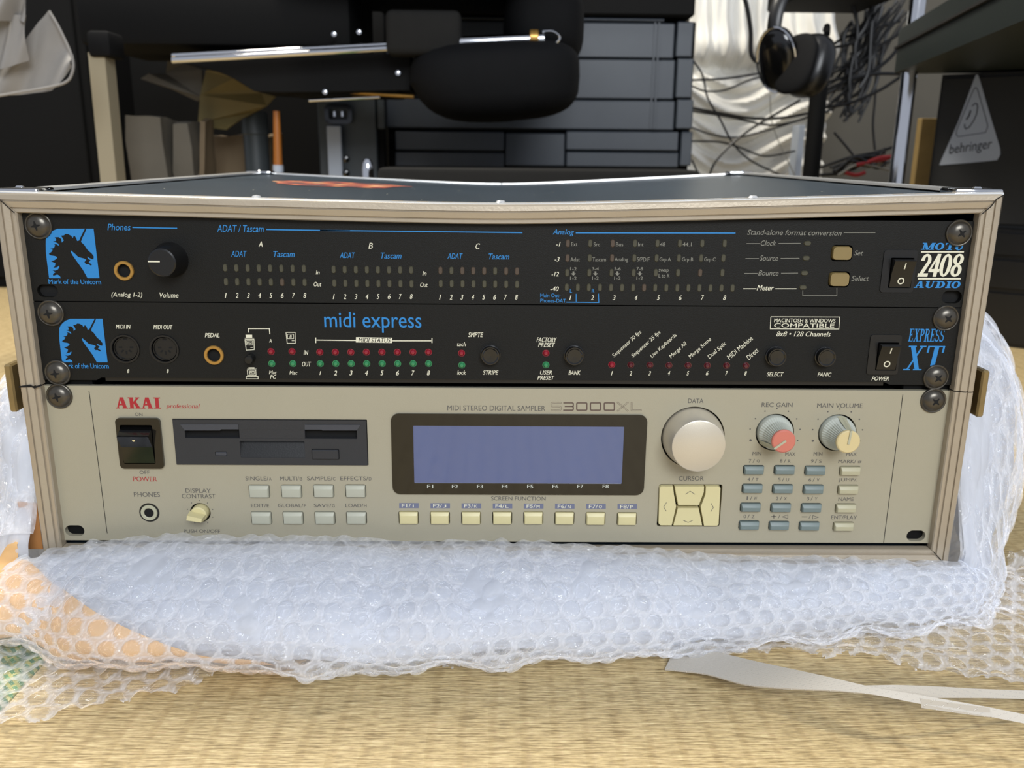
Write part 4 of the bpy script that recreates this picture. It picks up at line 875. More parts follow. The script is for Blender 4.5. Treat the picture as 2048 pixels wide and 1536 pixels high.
# ================================================================ BUBBLE WRAP
def wrap_mat(name, a_ring, a_bub, tint, rough=.13, crinkle=.8, scale=190, gk=.3):
    m = bpy.data.materials.new(name); m.use_nodes = True; nt = m.node_tree; N = nt.nodes.new; L = nt.links.new
    for n in list(nt.nodes): nt.nodes.remove(n)
    out = N('ShaderNodeOutputMaterial'); tc = N('ShaderNodeTexCoord')
    at_ = N('ShaderNodeAttribute'); at_.attribute_name = 'bub'
    mr = N('ShaderNodeMapRange'); mr.inputs['To Min'].default_value = a_ring; mr.inputs['To Max'].default_value = a_bub; L(at_.outputs['Fac'], mr.inputs['Value'])
    nz = N('ShaderNodeTexNoise'); nz.inputs['Scale'].default_value = scale; nz.inputs['Detail'].default_value = 3; nz.inputs['Distortion'].default_value = 1.2; L(tc.outputs['Object'], nz.inputs['Vector'])
    ab = N('ShaderNodeMath'); ab.operation = 'SUBTRACT'; ab.inputs[1].default_value = .5; L(nz.outputs['Fac'], ab.inputs[0])
    ab2 = N('ShaderNodeMath'); ab2.operation = 'ABSOLUTE'; L(ab.outputs[0], ab2.inputs[0])
    bp = N('ShaderNodeBump'); bp.inputs['Strength'].default_value = crinkle; bp.inputs['Distance'].default_value = .006; bp.invert = True; L(nz.outputs['Fac'], bp.inputs['Height'])
    df = N('ShaderNodeBsdfDiffuse'); df.inputs[0].default_value = tint; 
    tl = N('ShaderNodeBsdfTranslucent'); tl.inputs[0].default_value = tint
    dm = N('ShaderNodeMixShader'); dm.inputs[0].default_value = .45; L(df.outputs[0], dm.inputs[1]); L(tl.outputs[0], dm.inputs[2])
    tr = N('ShaderNodeBsdfTransparent'); tr.inputs[0].default_value = (.97, .98, 1, 1)
    m1 = N('ShaderNodeMixShader'); L(mr.outputs[0], m1.inputs[0]); L(tr.outputs[0], m1.inputs[1]); L(dm.outputs[0], m1.inputs[2])
    gl = N('ShaderNodeBsdfGlossy'); gl.inputs['Roughness'].default_value = rough; gl.inputs[0].default_value = (1, 1, 1, 1); L(bp.outputs[0], gl.inputs['Normal'])
    fr = N('ShaderNodeFresnel'); fr.inputs[0].default_value = 1.6; L(bp.outputs[0], fr.inputs['Normal'])
    fm_ = N('ShaderNodeMath'); fm_.operation = 'MULTIPLY_ADD'; fm_.inputs[1].default_value = gk; fm_.inputs[2].default_value = gk * .05; fm_.use_clamp = True; L(fr.outputs[0], fm_.inputs[0])
    L(fm_.outputs[0], gl.inputs[0]); m2 = N('ShaderNodeAddShader'); L(m1.outputs[0], m2.inputs[0]); L(gl.outputs[0], m2.inputs[1]); L(m2.outputs[0], out.inputs[0])
    return m
M['wrap'] = wrap_mat('bubble_film', .80, .20, (.77, .78, .81, 1), rough=.06, crinkle=1.0, gk=.42, scale=150)
M['wrap_in'] = wrap_mat('inner_film', .8, .7, (.84, .86, .91, 1), rough=.2, crinkle=.5, gk=.04)
M['wrap_floor'] = wrap_mat('loose_film', .75, .10, (.80, .80, .82, 1), rough=.07, crinkle=.9, scale=150, gk=.5)
def bubbles(U, W, pitch=11.5, Rb=4.9, seed=3):
    """height 0..1 of hexagonally packed bubbles at sheet coordinates (mm)"""
    row = np.round(W / (pitch * .866)); best = np.full(U.shape, 9e9); bi = np.zeros(U.shape)
    for dr in (-1, 0, 1):
        r_ = row + dr; off = (np.mod(r_, 2)) * pitch / 2; c_ = np.round((U - off) / pitch)
        h = np.mod(np.sin(c_ * 127.1 + r_ * 311.7 + seed) * 43758.5453, 1)
        h2 = np.mod(np.sin(c_ * 269.5 + r_ * 183.3 + seed) * 24634.63, 1)
        d = np.hypot(U - (c_ * pitch + off) - (h - .5) * 1.0, W - r_ * pitch * .866 - (h2 - .5) * 1.0)
        k = d < best; best = np.where(k, d, best); bi = np.where(k, h, bi)
    q = np.clip(1 - (best / Rb) ** 2, 0, 1) ** .5
    rim = np.exp(-((best - Rb - .1) / .55) ** 2)
    return q * (.55 + .45 * bi), np.clip(np.where(best < Rb - .4, 1., .48) * (1 - rim), 0, 1)
def waves(U, W, amp, sc, seed):
    r_ = np.random.default_rng(seed); z = np.zeros(U.shape)
    for i in range(9):
        a = r_.uniform(0, 2 * PI); k = 2 * PI / (sc * r_.uniform(.5, 1.8)); z += np.sin(U * k * math.cos(a) + W * k * math.sin(a) + r_.uniform(0, 6)) / 3
    return z * amp
def sheet(name, PTS, keep, bub, m, parent, org):
    nv, nu = PTS.shape[:2]; idx = np.arange(nu * nv).reshape(nv, nu)
    F = np.stack([idx[:-1, :-1], idx[:-1, 1:], idx[1:, 1:], idx[1:, :-1]], -1).reshape(-1, 4)
    if keep is not None:
        kf = keep.reshape(-1)[F].all(1); F = F[kf]
    me = bpy.data.meshes.new(name); V = (PTS.reshape(-1, 3) - np.array(org)) / 1000; used = np.unique(F); remap = np.full(nu * nv, -1); remap[used] = np.arange(len(used)); V = V[used]; F = remap[F]
    me.vertices.add(len(V)); me.vertices.foreach_set('co', V.astype(np.float32).ravel()); me.loops.add(F.size); me.loops.foreach_set('vertex_index', F.astype(np.int32).ravel())
    me.polygons.add(len(F)); me.polygons.foreach_set('loop_start', np.arange(0, F.size, 4, dtype=np.int32)); me.update(calc_edges=True); me.validate()
    a = me.attributes.new('bub', 'FLOAT', 'POINT'); a.data.foreach_set('value', bub.reshape(-1)[used].astype(np.float32)); me.shade_smooth(); me.materials.append(M[m])
    o = bpy.data.objects.new(name, me); COL.objects.link(o); ORG[o.name] = np.array(org, float); o.parent = parent; o.location = (np.array(org) - ORG[parent.name]) / 1000
    return o
# stations around the case: (foot point, outward normal, run length at mid offset, x or y key, side)
SW = 253.; YF = -8.5
def station(s):
    """s in mm along the wrap, 0 = back of left side"""
    A = 290.; Cn = 42.; B = 2 * SW
    if s < A: y = 290 - s + YF; return (-SW, y), (-1., 0.), ('L', y)
    s -= A
    if s < Cn: a = s / Cn * PI / 2; return (-SW, YF), (-math.cos(a), -math.sin(a)), ('L', YF) if s < Cn * .5 else ('F', -SW)
    s -= Cn
    if s < B: return (-SW + s, YF), (0., -1.), ('F', -SW + s)
    s -= B
    if s < Cn: a = s / Cn * PI / 2; return (SW, YF), (math.sin(a), -math.cos(a)), ('F', SW) if s < Cn * .5 else ('R', YF)
    s -= Cn
    return (SW, YF + s), (1., 0.), ('R', YF + s)
TOT = 290 * 2 + 42 * 2 + 2 * SW
def hw(key):
    k, q = key
    if k == 'F':
        h = np.interp(q, [-253, -235, -215, -180, -100, -50, 0, 60, 120, 253], [-2, 0, 5, 7.5, 7.5, 4.5, 5, 2.5, -3, -6.5])
        w_ = np.interp(q, [-253, -200, -80, 0, 110, 180, 253], [44, 72, 78, 70, 52, 38, 20])
    elif k == 'L':
        h = np.interp(q, [-8, 8, 30, 70, 140, 290], [-2, 35, 78, 98, 106, 108]); w_ = np.interp(q, [-8, 20, 60, 290], [34, 38, 66, 88])
    else:
        h = np.interp(q, [-8, 8, 30, 70, 120, 290], [-6.5, 55, 98, 125, 138, 140]); w_ = np.interp(q, [-8, 15, 45, 90, 290], [23, 36, 62, 86, 100])
    return h, w_
def wrap_surface(s0, s1, t0, t1, ds, dt, inset, seed, bump=2.4, big=3.0, t1fn=None, taper=0.):
    S_ = np.arange(s0, s1 + ds / 2, ds); nt_ = int(115 * (t1 - t0) / dt); Tn = np.linspace(0, 1, nt_)
    st = [station(s) for s in S_]; H = np.array([hw(k[2]) for k in st])
    # smooth profile along the run
    ker = np.ones(max(3, int(24 / ds) | 1)); ker /= ker.sum(); pad = len(ker) // 2
    for c in (0, 1): H[:, c] = np.convolve(np.pad(H[:, c], pad, 'edge'), ker, 'valid')
    c_ = np.array([k[0] for k in st]); n_ = np.array([k[1] for k in st]); U = np.broadcast_to(S_, (nt_, len(S_))).copy()
    tt = t0 + (t1 - t0) * Tn[:, None] * (t1fn(S_)[None, :] if t1fn is not None else 1.) * np.ones((1, len(S_)))
    th = np.radians(-75 + 165 * tt); h = H[:, 0][None]; wd = H[:, 1][None] - inset; F0 = ZF + .8 + inset * .5; h = h - inset * .3
    zc = F0 + (h - F0) * .40
    z = np.where(th < 0, zc + (zc - F0) * np.sin(th), zc + (h - zc) * np.sin(np.clip(th, 0, PI / 2)))
    o = np.where(th < 0, wd * np.cos(th) ** .6, wd * np.cos(np.clip(th, 0, PI / 2)) ** 1.0)
    W = tt * 118
    du = waves(U, W, big, 60, seed)
    bh, bm_ = bubbles(U * 1.0, W, seed=seed)
    env = np.clip(np.sin(np.clip(tt, 0, 1) * PI) * 2.2, 0, 1)
    fade = np.clip((1.02 - tt) / .25, .25, 1)
    crk = waves(U, W * .7, .8, 13, seed + 5) * (1.3 - fade)
    X = c_[:, 0][None] + n_[:, 0][None] * o; Y = c_[:, 1][None] + n_[:, 1][None] * o
    Pn = np.stack([X, Y, z], -1)
    tu = np.gradient(Pn, axis=1); tv = np.gradient(Pn, axis=0); nn = np.cross(tu, tv); nn /= np.linalg.norm(nn, axis=-1, keepdims=True) + 1e-9
    mid = nn[nt_ // 3, len(S_) // 2]; stn = n_[len(S_) // 2]
    if mid[0] * stn[0] + mid[1] * stn[1] < 0: nn = -nn
    disp = du * env + bump * bh * fade + crk
    Pn = Pn + nn * disp[..., None]; Pn[..., 2] = np.maximum(Pn[..., 2], ZF + .4)
    return Pn, bm_ * (.35 + .65 * fade) + (1 - fade) * .15
bw = thing('bubble_wrap', 'clear bubble wrap bunched in a thick roll around the foot of the flight case', 'bubble wrap', (0, 100, ZF))
Pn, bb = wrap_surface(0, TOT, 0, 1, 1.0, 1.0, 0, 3, bump=2.3, big=2.4)
# never enter the case
def clear(Pn):
    insx = (np.abs(Pn[..., 0]) < 251.5) & (Pn[..., 1] > -6.6) & (Pn[..., 2] > -12.5); Pn[..., 1] = np.where(insx & (Pn[..., 1] < 2), -6.8, Pn[..., 1])
    return Pn
SS = np.linspace(0, TOT, Pn.shape[1])[None, :]; TT = np.linspace(0, 1, Pn.shape[0])[:, None]
kp = ~((SS > 290 - 2) & (SS < 290 + 50) & (TT > .66 + .25 * (SS - 290) / 50 + .03 * np.sin(SS * .4)))
ow = sheet('outer_layer', clear(Pn), kp, bb, 'wrap', bw, (0, 50, 0))
Pn, bb = wrap_surface(0, TOT, 0, .97, 1.6, 1.6, 7, 11, bump=1.6, big=2.)
SS = np.linspace(0, TOT, Pn.shape[1])[None, :]; TT = np.linspace(0, 1, Pn.shape[0])[:, None]
sheet('inner_layer', clear(Pn), None, bb, 'wrap_in', bw, (0, 50, 0))
Pn, bb = wrap_surface(0, TOT, .1, .93, 2.5, 2.5, 15, 17, bump=1.2, big=2.)
sheet('core_layer', clear(Pn), None, bb, 'wrap_in', bw, (0, 50, 0))
mk('padding_base', MB().box(-248, 248, -6, 440, ZF + 1, -13.2, 6, 2), 'grey_knob', bw, label='folded film under the case')
# peach foam sheet showing through
M['peach'] = mat('peach_foam_sheet', 'cda36c', .6, noise_amt=.08, nscale=30)
pf = thing('foam_sheet', 'thin peach foam sheet showing through the bubble wrap at its left front corner', 'foam sheet', (-230, -60, ZF))
sL = 290 - 8
Pn, _ = wrap_surface(sL + 4, sL + 215, .0, .92, 2, 2, 3.4, 3, bump=0, big=2.2, t1fn=lambda S_: np.interp(S_, [sL + 4, sL + 50, sL + 75, sL + 130, sL + 190, sL + 215], [1.0, 1.0, .85, .62, .38, .1]))
po = sheet('foam_face', clear(Pn), None, _, 'peach', pf, (-230, -30, 0))
M['card'] = mat('brown_cardboard', 'a56f3a', .7)
q = [P(5, 148, 815), P(5, 228, 818), P(5, 250, 925), P(5, 212, 968)]
tag(mk('cardboard_piece', MB().prism([(-262, -6), (-253.5, -6), (-253.5, 21), (-264, 22)], 2, 3.5), 'card'), 'small brown cardboard piece wedged beside the left foot of the flight case', 'cardboard')
# loose flaps on the floor
def flap(name, outline, seed, zlift, label, cat, m='wrap_floor', amp=2.6):
    poly_ = [tuple(atz(u, v, ZF + 3)[:2]) for u, v in outline]; A = np.array(poly_); lo, hi = A.min(0), A.max(0)
    xs_ = np.arange(lo[0], hi[0], 1.1); ys_ = np.arange(lo[1], hi[1], 1.1); X, Y = np.meshgrid(xs_, ys_)
    JX = X + waves(X, Y, 1.2, 9, seed + 1); JY = Y + waves(X, Y, 1.2, 9, seed + 2)
    c = np.zeros(X.shape, bool); n = len(poly_)
    for i in range(n):
        a, b = poly_[i], poly_[(i + 1) % n]
        if a[1] == b[1]: continue
        cr = ((a[1] > JY) != (b[1] > JY)) & (JX < (b[0] - a[0]) * (JY - a[1]) / (b[1] - a[1]) + a[0]); c ^= cr
    bh, bm_ = bubbles(X * 1.0, Y * 1.0, seed=seed)
    Z = ZF + zlift + 1.2 + np.abs(waves(X, Y, amp, 45, seed)) + waves(X, Y, .7, 11, seed + 9) + 2.0 * bh; Z = np.maximum(Z, ZF + .9)
    return sheet(name, np.stack([X, Y, Z], -1), c, bm_, m, bw, (float(A[:, 0].mean()), float(A[:, 1].mean()), ZF))
flap('loose_flap', [(-60, 1160), (20, 1180), (120, 1290), (280, 1310), (430, 1318), (436, 1342), (400, 1366), (330, 1388), (220, 1404), (110, 1432), (60, 1442), (-60, 1462)], 21, .5, None, None)
flap('loose_flap', [(880, 1300), (1200, 1270), (1500, 1240), (1760, 1215), (1900, 1180), (2110, 1120), (2110, 1375), (1960, 1362), (1850, 1338), (1760, 1322), (1650, 1314), (1590, 1300), (1500, 1306), (1400, 1308), (1200, 1314), (1100, 1322), (1000, 1332), (880, 1334)], 33, .5, None, None, amp=2.4)
flap('loose_flap', [(1830, 1235), (1900, 1200), (1990, 1150), (2110, 1110), (2110, 1250), (1990, 1248), (1900, 1250), (1850, 1252)], 45, 6, None, None, amp=5)
# ---------------------------------------------------------------- packing strap
def strap(name, cen, wid, th, m, parent=None, org=None, n=60):
    """cen: list of points, wid: list of half-width vectors"""
    cen = np.array(cen, float); wid = np.array(wid, float); k = np.linspace(0, 1, len(cen)); tt = np.linspace(0, 1, n)
    def sm(A): 
        B = np.stack([np.interp(tt, k, A[:, i]) for i in range(3)], 1)
        for _ in range(3): B[1:-1] = (B[:-2] + 2 * B[1:-1] + B[2:]) / 4
        return B
    C_, W_ = sm(cen), sm(wid); mb = MB(); V = []
    for i in range(n):
        d = C_[min(i + 1, n - 1)] - C_[max(i - 1, 0)]; nn = np.cross(d, W_[i]); nn /= np.linalg.norm(nn) + 1e-9
        for j in np.linspace(-1, 1, 7): V.append(C_[i] + W_[i] * j + nn * th / 2)
        for j in np.linspace(1, -1, 7): V.append(C_[i] + W_[i] * j - nn * th / 2)
    mb.add(V, [(i * 14 + j, i * 14 + (j + 1) % 14, (i + 1) * 14 + (j + 1) % 14, (i + 1) * 14 + j) for i in range(n - 1) for j in range(14)] + [tuple(range(14))[::-1], tuple(range((n - 1) * 14, n * 14))])
    return mk(name, mb, m, parent, org, smooth=50)
def webbing():
    m = mat('woven_white_strap', 'c9c2b8', .5); nt = m.node_tree; b = nt.nodes['Principled BSDF']; N = nt.nodes.new; L = nt.links.new
    tc = N('ShaderNodeTexCoord'); br = N('ShaderNodeTexBrick'); br.inputs['Scale'].default_value = 190; br.inputs['Mortar Size'].default_value = .12; br.inputs['Color1'].default_value = (1, 1, 1, 1); br.inputs['Color2'].default_value = (.8, .8, .8, 1); br.inputs['Mortar'].default_value = (0, 0, 0, 1); L(tc.outputs['Object'], br.inputs[0])
    bp = N('ShaderNodeBump'); bp.inputs['Strength'].default_value = .7; bp.inputs['Distance'].default_value = .0015; L(br.outputs['Color'], bp.inputs['Height']); cm = N('ShaderNodeMixRGB'); cm.blend_type = 'MIX'; cm.inputs[1].default_value = lin('b9b2a6'); cm.inputs[2].default_value = lin('efeae0'); L(br.outputs['Color'], cm.inputs[0]); L(cm.outputs[0], b.inputs['Base Color']); L(bp.outputs[0], b.inputs['Normal'])
    return m
M['strap'] = webbing()
def fl(u, v, up): q = atz(u, v, ZF + up); return q
sp_ = thing('packing_strap', 'white woven packing strap twisting out from under the bubble wrap at the right', 'strap', (120, -90, ZF))
strap('strap_band', [fl(1340, 1318, 2), fl(1420, 1325, 6), fl(1500, 1347, 10), fl(1580, 1358, 15), fl(1660, 1368, 19), fl(1740, 1381, 20), fl(1820, 1395, 20), fl(1900, 1410, 19), fl(1980, 1424, 18), fl(2060, 1440, 17), fl(2140, 1456, 16)],
      [(4, 8, 1), (4, 8, 1), (4, 7, 2), (2, 6.5, 1), (1, 3.5, 1), (0, 1.2, 1), (0, .9, 1.6), (0, 1, 1.7), (0, 1, 1.7), (0, 1, 1.6), (0, 1, 1.6)], .7, 'strap', sp_)
strap('strap_tail', [fl(1725, 1378, 19), fl(1790, 1382, 18), fl(1860, 1384, 16), fl(1960, 1387, 12), fl(2060, 1390, 10), fl(2140, 1392, 8)],
      [(0, 1, 1.0), (0, 1.6, 2.0), (0, 1.6, 2.0), (0, 1.3, 1.5), (0, 1.2, 1.4), (0, 1.2, 1.4)], .7, 'strap', sp_)
strap('strap_end', [fl(1842, 1406, 18.5), fl(1890, 1413, 18.2), fl(1940, 1420, 18), fl(1979, 1425, 17.8)], [(0, .5, 1.9)] * 4, .8, 'strap', sp_, n=12)

# ================================================================ BEHIND THE CASE
def superel(c, r, p=.5, n=28, m_=16, rotz=0.):
    V = []; F = []
    sg = lambda v, e: math.copysign(abs(v) ** e, v)
    for j in range(m_ + 1):
        b = -PI / 2 + PI * j / m_
        for i in range(n):
            a = 2 * PI * i / n; x, y, z = r[0] * sg(math.cos(b), p) * sg(math.cos(a), p), r[1] * sg(math.cos(b), p) * sg(math.sin(a), p), r[2] * sg(math.sin(b), p)
            V.append((c[0] + x * math.cos(rotz) - y * math.sin(rotz), c[1] + x * math.sin(rotz) + y * math.cos(rotz), c[2] + z))
    for j in range(m_):
        for i in range(n): F.append((j * n + i, j * n + (i + 1) % n, (j + 1) * n + (i + 1) % n, (j + 1) * n + i))
    return V, F
def pbox(u0, v0, u1, v1, Y, depth, bev=0., to_floor=False, seg=1):
    a = at(u0, (v0 + v1) / 2, Y); b = at(u1, (v0 + v1) / 2, Y); t = at((u0 + u1) / 2, v0, Y); d = at((u0 + u1) / 2, v1, Y)
    return MB().box(a[0], b[0], Y, Y + depth, ZF if to_floor else d[2], t[2], bev, seg)
M['fabric_black'] = mat('black_upholstery', '0b0b0c', .8, spec=.2, bump=.5, bscale=900, noise_amt=.2)
M['fabric_dark'] = mat('charcoal_mesh_fabric', '201f1d', .85, spec=.2, bump=.6, bscale=700, noise_amt=.15)
M['box_plastic'] = mat('slate_black_plastic', '3a4048', .42, bump=.3, bscale=600, noise_amt=.08)
M['post'] = mat('beige_painted_wood', '9a9078', .6, noise_amt=.1, nscale=8, stretch=(1, 1, .1))
M['copper'] = mat('copper_tube', '8a6a50', .35, .6)
M['paper'] = mat('dusty_grey_paper', '5c574d', .8, noise_amt=.25, nscale=14, bump=.4, bscale=60)
M['paper_warm'] = mat('brown_kraft_paper', '6f5f48', .75, noise_amt=.3, nscale=10, bump=.5, bscale=40)
M['paper_yellow'] = mat('ochre_kraft_paper', '7a6c42', .7, noise_amt=.25, nscale=10, bump=.4, bscale=40)
M['orange'] = mat('orange_plastic', 'a8641e', .4)
M['white_plastic'] = mat('white_painted_metal', 'b9c2cf', .4)
M['dark_grey'] = mat('dark_grey_plastic', '3c4347', .45, noise_amt=.1)
M['cable'] = mat('black_cable', '121213', .45)
M['cable_grey'] = mat('grey_cable', '8d8a80', .5)
M['cable_red'] = mat('red_cable', '9a1f22', .45)
M['linen'] = mat('white_striped_cloth', 'f2efe6', .8, noise_amt=.05, nscale=400, stretch=(3, 1, .05), bump=.4, bscale=500)
M['sheer'] = mat('white_sheer_cloth', '8d8a86', .8, noise_amt=.12, nscale=30)
M['cork'] = mat('tan_board', '8d7648', .7, noise_amt=.2, nscale=60)
M['badge'] = mat('silver_badge', '9aa1ab', .4, .3)
M['speaker'] = mat('black_speaker_grille', '0c0e0e', .6, bump=.4, bscale=1500)
M['shelf'] = mat('greenish_black_shelf', '161e1c', .5, spec=.3, noise_amt=.15)
M['shelf_edge'] = mat('pale_shelf_corner', '6d7472', .45)
# black cabinet closing off the left
def cabinet(u0, u1, v0, Y, dep, lab):
    t = thing('cabinet', lab, 'cabinet', (at((u0 + u1) / 2, 300, Y)[0], Y, ZF)); mb = pbox(u0, v0, u1, 400, Y, dep, 3, True); mk('body', mb, 'black_matte', t)
    x0, x1 = at(u0, 200, Y)[0], at(u1, 200, Y)[0]; z1 = at(0, v0, Y)[2]; xm = (x0 + x1) / 2
    for a, b in ((x0 + 6, xm - 1.5), (xm + 1.5, x1 - 6)): mk('door', MB().box(a, b, Y - 12, Y - .5, ZF + 20, z1 - 8, 2), 'black_matte', t)
    return t
cabinet(-420, 175, -120, 1180, 190, 'black cabinet in the dark left corner behind the beige post')
cabinet(250, 780, -160, 1380, 150, 'black cabinet standing against the wall behind the paper bags')
# beige post, copper tube
x = at(205, 200, 760)
pt = MB(); z0, z1 = ZF, at(205, 105, 760)[2]
a, b = at(176, 110, 760)[0], at(203, 110, 760)[0]; a2, b2 = at(196, 358, 760)[0], at(232, 358, 760)[0]
k0 = (a2 - a) / (at(0, 110, 760)[2] - at(0, 358, 760)[2]) * 0
V = []
for z, t_ in ((ZF, 1.9), (z1, 0)):
    xa = a + (a2 - a) * t_ * .4; xb = b + (a2 - a) * t_ * .4 + 4
    V += [(xa, 760, z), (xb, 760, z), (xb, 790, z), (xa, 790, z)]
pt.add(V, [(0, 1, 5, 4), (1, 2, 6, 5), (2, 3, 7, 6), (3, 0, 4, 7), (4, 5, 6, 7)])
tag(mk('wooden_post', pt, 'post'), 'beige painted square post standing left of the paper bags', 'post')
c0 = at(226, 180, 800); c1 = at(243, 352, 800)
tag(mk('metal_tube', MB().tube([c0, c1 + (c1 - c0) * .9], 3.6, 10, smooth=False), 'copper'), 'thin copper-coloured tube beside the beige post', 'tube')
tag(mk('cloth_wrap', MB().box(at(168, 90, 745)[0], at(215, 90, 745)[0], 752, 800, at(0, 112, 760)[2], at(0, 60, 760)[2], 5, 2), 'fabric_black'), 'dark cloth wound round the top of the beige post', 'cloth')
# paper bags and card
def crumple(u0, v0, u1, v1, Y, dep, m, name, lab, cat, seed, to_floor=True, skew=0.):
    a = at(u0, v0, Y); b = at(u1, v1, Y); z1 = a[2]; z0 = ZF if to_floor else b[2]; mb = MB(); r_ = random.Random(seed)
    bm = bmesh.new(); bmesh.ops.create_cube(bm, size=1); bmesh.ops.subdivide_edges(bm, edges=bm.edges[:], cuts=7, use_grid_fill=True)
    for v in bm.verts:
        x = (a[0] + b[0]) / 2 + v.co.x * (b[0] - a[0]); y = Y + dep / 2 + v.co.y * dep; z = (z0 + z1) / 2 + v.co.z * (z1 - z0) + skew * v.co.x * (v.co.z + .5)
        n_ = noise.noise_vector(Vector((x * .02 + seed, y * .02, z * .02))) * 9; v.co = Vector((x + n_[0], y + n_[1], z + (n_[2] if v.co.z > -.45 else 0)))
    o = mk(name, mb.bm(bm), m, smooth=18); tag(o, lab, cat); return o
crumple(248, 236, 335, 350, 900, 60, 'paper', 'paper_bag', 'grey-brown paper bag standing just right of the beige post', 'bag', 1)
crumple(342, 245, 388, 350, 915, 60, 'paper', 'paper_bag', 'narrow dusty paper bag beside the copper-coloured tube and beige post', 'bag', 5)
crumple(393, 238, 413, 350, 945, 50, 'paper_warm', 'paper_roll', 'crumpled brown paper roll right of the narrow paper bag', 'paper', 8)
crumple(414, 270, 545, 352, 1090, 90, 'paper_warm', 'paper_sack', 'dark brown paper sack below the ochre envelope', 'bag', 9)
def foldcard(pix, Y, m, name, lab, cat, th=6, tilt=18):
    q = [at(u, v, Y) for u, v in pix]; n = len(q); V = [(p[0], Y + tilt * math.sin(i * 1.7) * .5, p[2]) for i, p in enumerate(q)] + [(p[0], Y + th + tilt * math.sin(i * 1.7) * .5, p[2]) for i, p in enumerate(q)]
    tris = tessellate_polygon([[Vector((p[0], p[2], 0)) for p in q]])
    F = [tuple(t) for t in tris] + [tuple(i + n for i in t)[::-1] for t in tris] + [(i, (i + 1) % n, (i + 1) % n + n, i + n) for i in range(n)]
    return tag(mk(name, MB().add(V, F), m, smooth=0), lab, cat)
foldcard([(400, 190), (408, 140), (425, 138), (470, 158), (500, 178), (520, 186), (559, 186), (535, 212), (510, 222), (480, 238), (455, 260), (415, 255), (392, 246)], 1000, 'paper_yellow', 'envelope', 'folded ochre kraft envelope leaning under the chrome bar', 'envelope')
foldcard([(335, 122), (365, 124), (405, 140), (408, 196), (392, 202), (340, 178), (284, 158), (300, 148), (328, 146)], 1010, 'paper', 'cardboard_flap', 'pale crumpled cardboard flap under the left end of the chrome bar', 'cardboard')
# cup with flecks, orange tube
c = at(510, 250, 1040); tag(mk('paint_tin', MB().lathe([(0, 44), (20, 44), (21, 42), (22, 10), (20, 8), (20, -330)], (c[0], 1040, c[2] - 24), 24, 'z'), 'dark_grey'), 'dark round tin with a pale flecked lid between the envelope and orange tube', 'tin')
c0, c1 = at(553, 222, 900), at(556, 330, 900)
ot = mk('orange_tube', MB().tube([c0, (c0 + c1) / 2, c1], [5, 6, 7], 12), 'orange'); tag(ot, 'slim orange tube with a white cap standing behind the flight case', 'tube')
mk('cap', MB().tube([c1, c1 + (c1 - c0) * .14], 8, 12, smooth=False), 'white_plastic', ot, label='white cap')
ot2 = MB(); 
# grey appliance with a socket and a white leg
g = thing('equipment_cabinet', 'dark grey equipment cabinet with a black power inlet, left of the slate box', 'cabinet', (at(695, 300, 1000)[0], 1000, ZF))
mk('body', pbox(635, 120, 752, 345, 1100, 160, 2, True), 'dark_grey', g)
mk('door_strip', pbox(754, 160, 768, 258, 1098, 12, 1), 'dark_grey', g)
mk('side_channel', pbox(752, 190, 768, 345, 1112, 20, 1, True), 'black_matte', g)
c = at(678, 228, 1088); sk = mk('power_inlet', MB().prism(rrect(c[0] - 24, c[0] + 22, c[2] - 16, c[2] + 16, 9, 4), 1086, 1100, [rrect(c[0] - 17, c[0] + 15, c[2] - 9, c[2] + 9, 4, 3)]), 'black_gloss', g)
mk('inlet_pins', MB().box(c[0] - 9, c[0] - 6, 1087, 1098, c[2] - 4, c[2] + 4).box(c[0] + 4, c[0] + 7, 1087, 1098, c[2] - 4, c[2] + 4), 'chrome', sk, kind='stuff')
lg_ = pbox(655, 252, 683, 360, 1076, 10, 1.5, True); tag(mk('white_upright', lg_, 'white_plastic'), 'pale metal upright in front of the dark grey equipment cabinet', 'upright')
# slate plastic storage box
sb = thing('storage_box', 'large slate-black plastic storage box with stacked horizontal bands, in front of the white cloth', 'storage box', (at(1085, 300, 1150)[0], 1150, ZF))
def bandr(u0, v0, u1, v1, y=1150, m='box_plastic', nm='front_band', bev=2): return mk(nm, pbox(u0, v0, u1, v1, y, 24, bev), m, sb)
mk('body', pbox(775, 40, 1384, 345, 1176, 90, 2, True), 'black_matte', sb)
bandr(772, 34, 1330, 40, 1146, 'box_plastic', 'rim')
for v0, v1 in ((43, 114), (117, 196), (199, 258)):
    bandr(772, v0, 1349, v1); bandr(1353, v0, 1386, v1, nm='end_band')
bandr(790, 263, 1008, 301); bandr(1132, 263, 1357, 301); bandr(1010, 266, 1130, 332, 1158, nm='handle_recess'); bandr(1361, 263, 1384, 332, 1154, nm='end_band'); bandr(790, 304, 1008, 334, 1156); bandr(1132, 304, 1357, 334, 1156)
mk('lid', pbox(760, -40, 1392, 30, 1140, 120, 4), 'black_matte', sb)
for u in (1304, 1312): mk('rib', pbox(u, 44, u + 3, 258, 1148, 3, 0), 'box_plastic', sb)
kc_ = mk('ribbed_case', pbox(755, 338, 1400, 372, 690, 130, 6, True, 2), 'fabric_dark'); tag(kc_, 'long black textured case lying just behind the flight case', 'case')
# office chair
ch = thing('office_chair', 'black upholstered office chair with a hanging footrest on chrome rails, behind the flight case', 'chair', (at(900, 100, 880)[0], 880, ZF))
V, F = superel(at(830, -40, 930) + np.array((30, 0, 34)), (225, 190, 62), .45); mk('seat', MB().add(V, F), 'fabric_black', ch)
V, F = superel(at(1085, 60, 930), (58, 120, 55), .6); mk('seat_bolster', MB().add(V, F), 'fabric_black', ch)
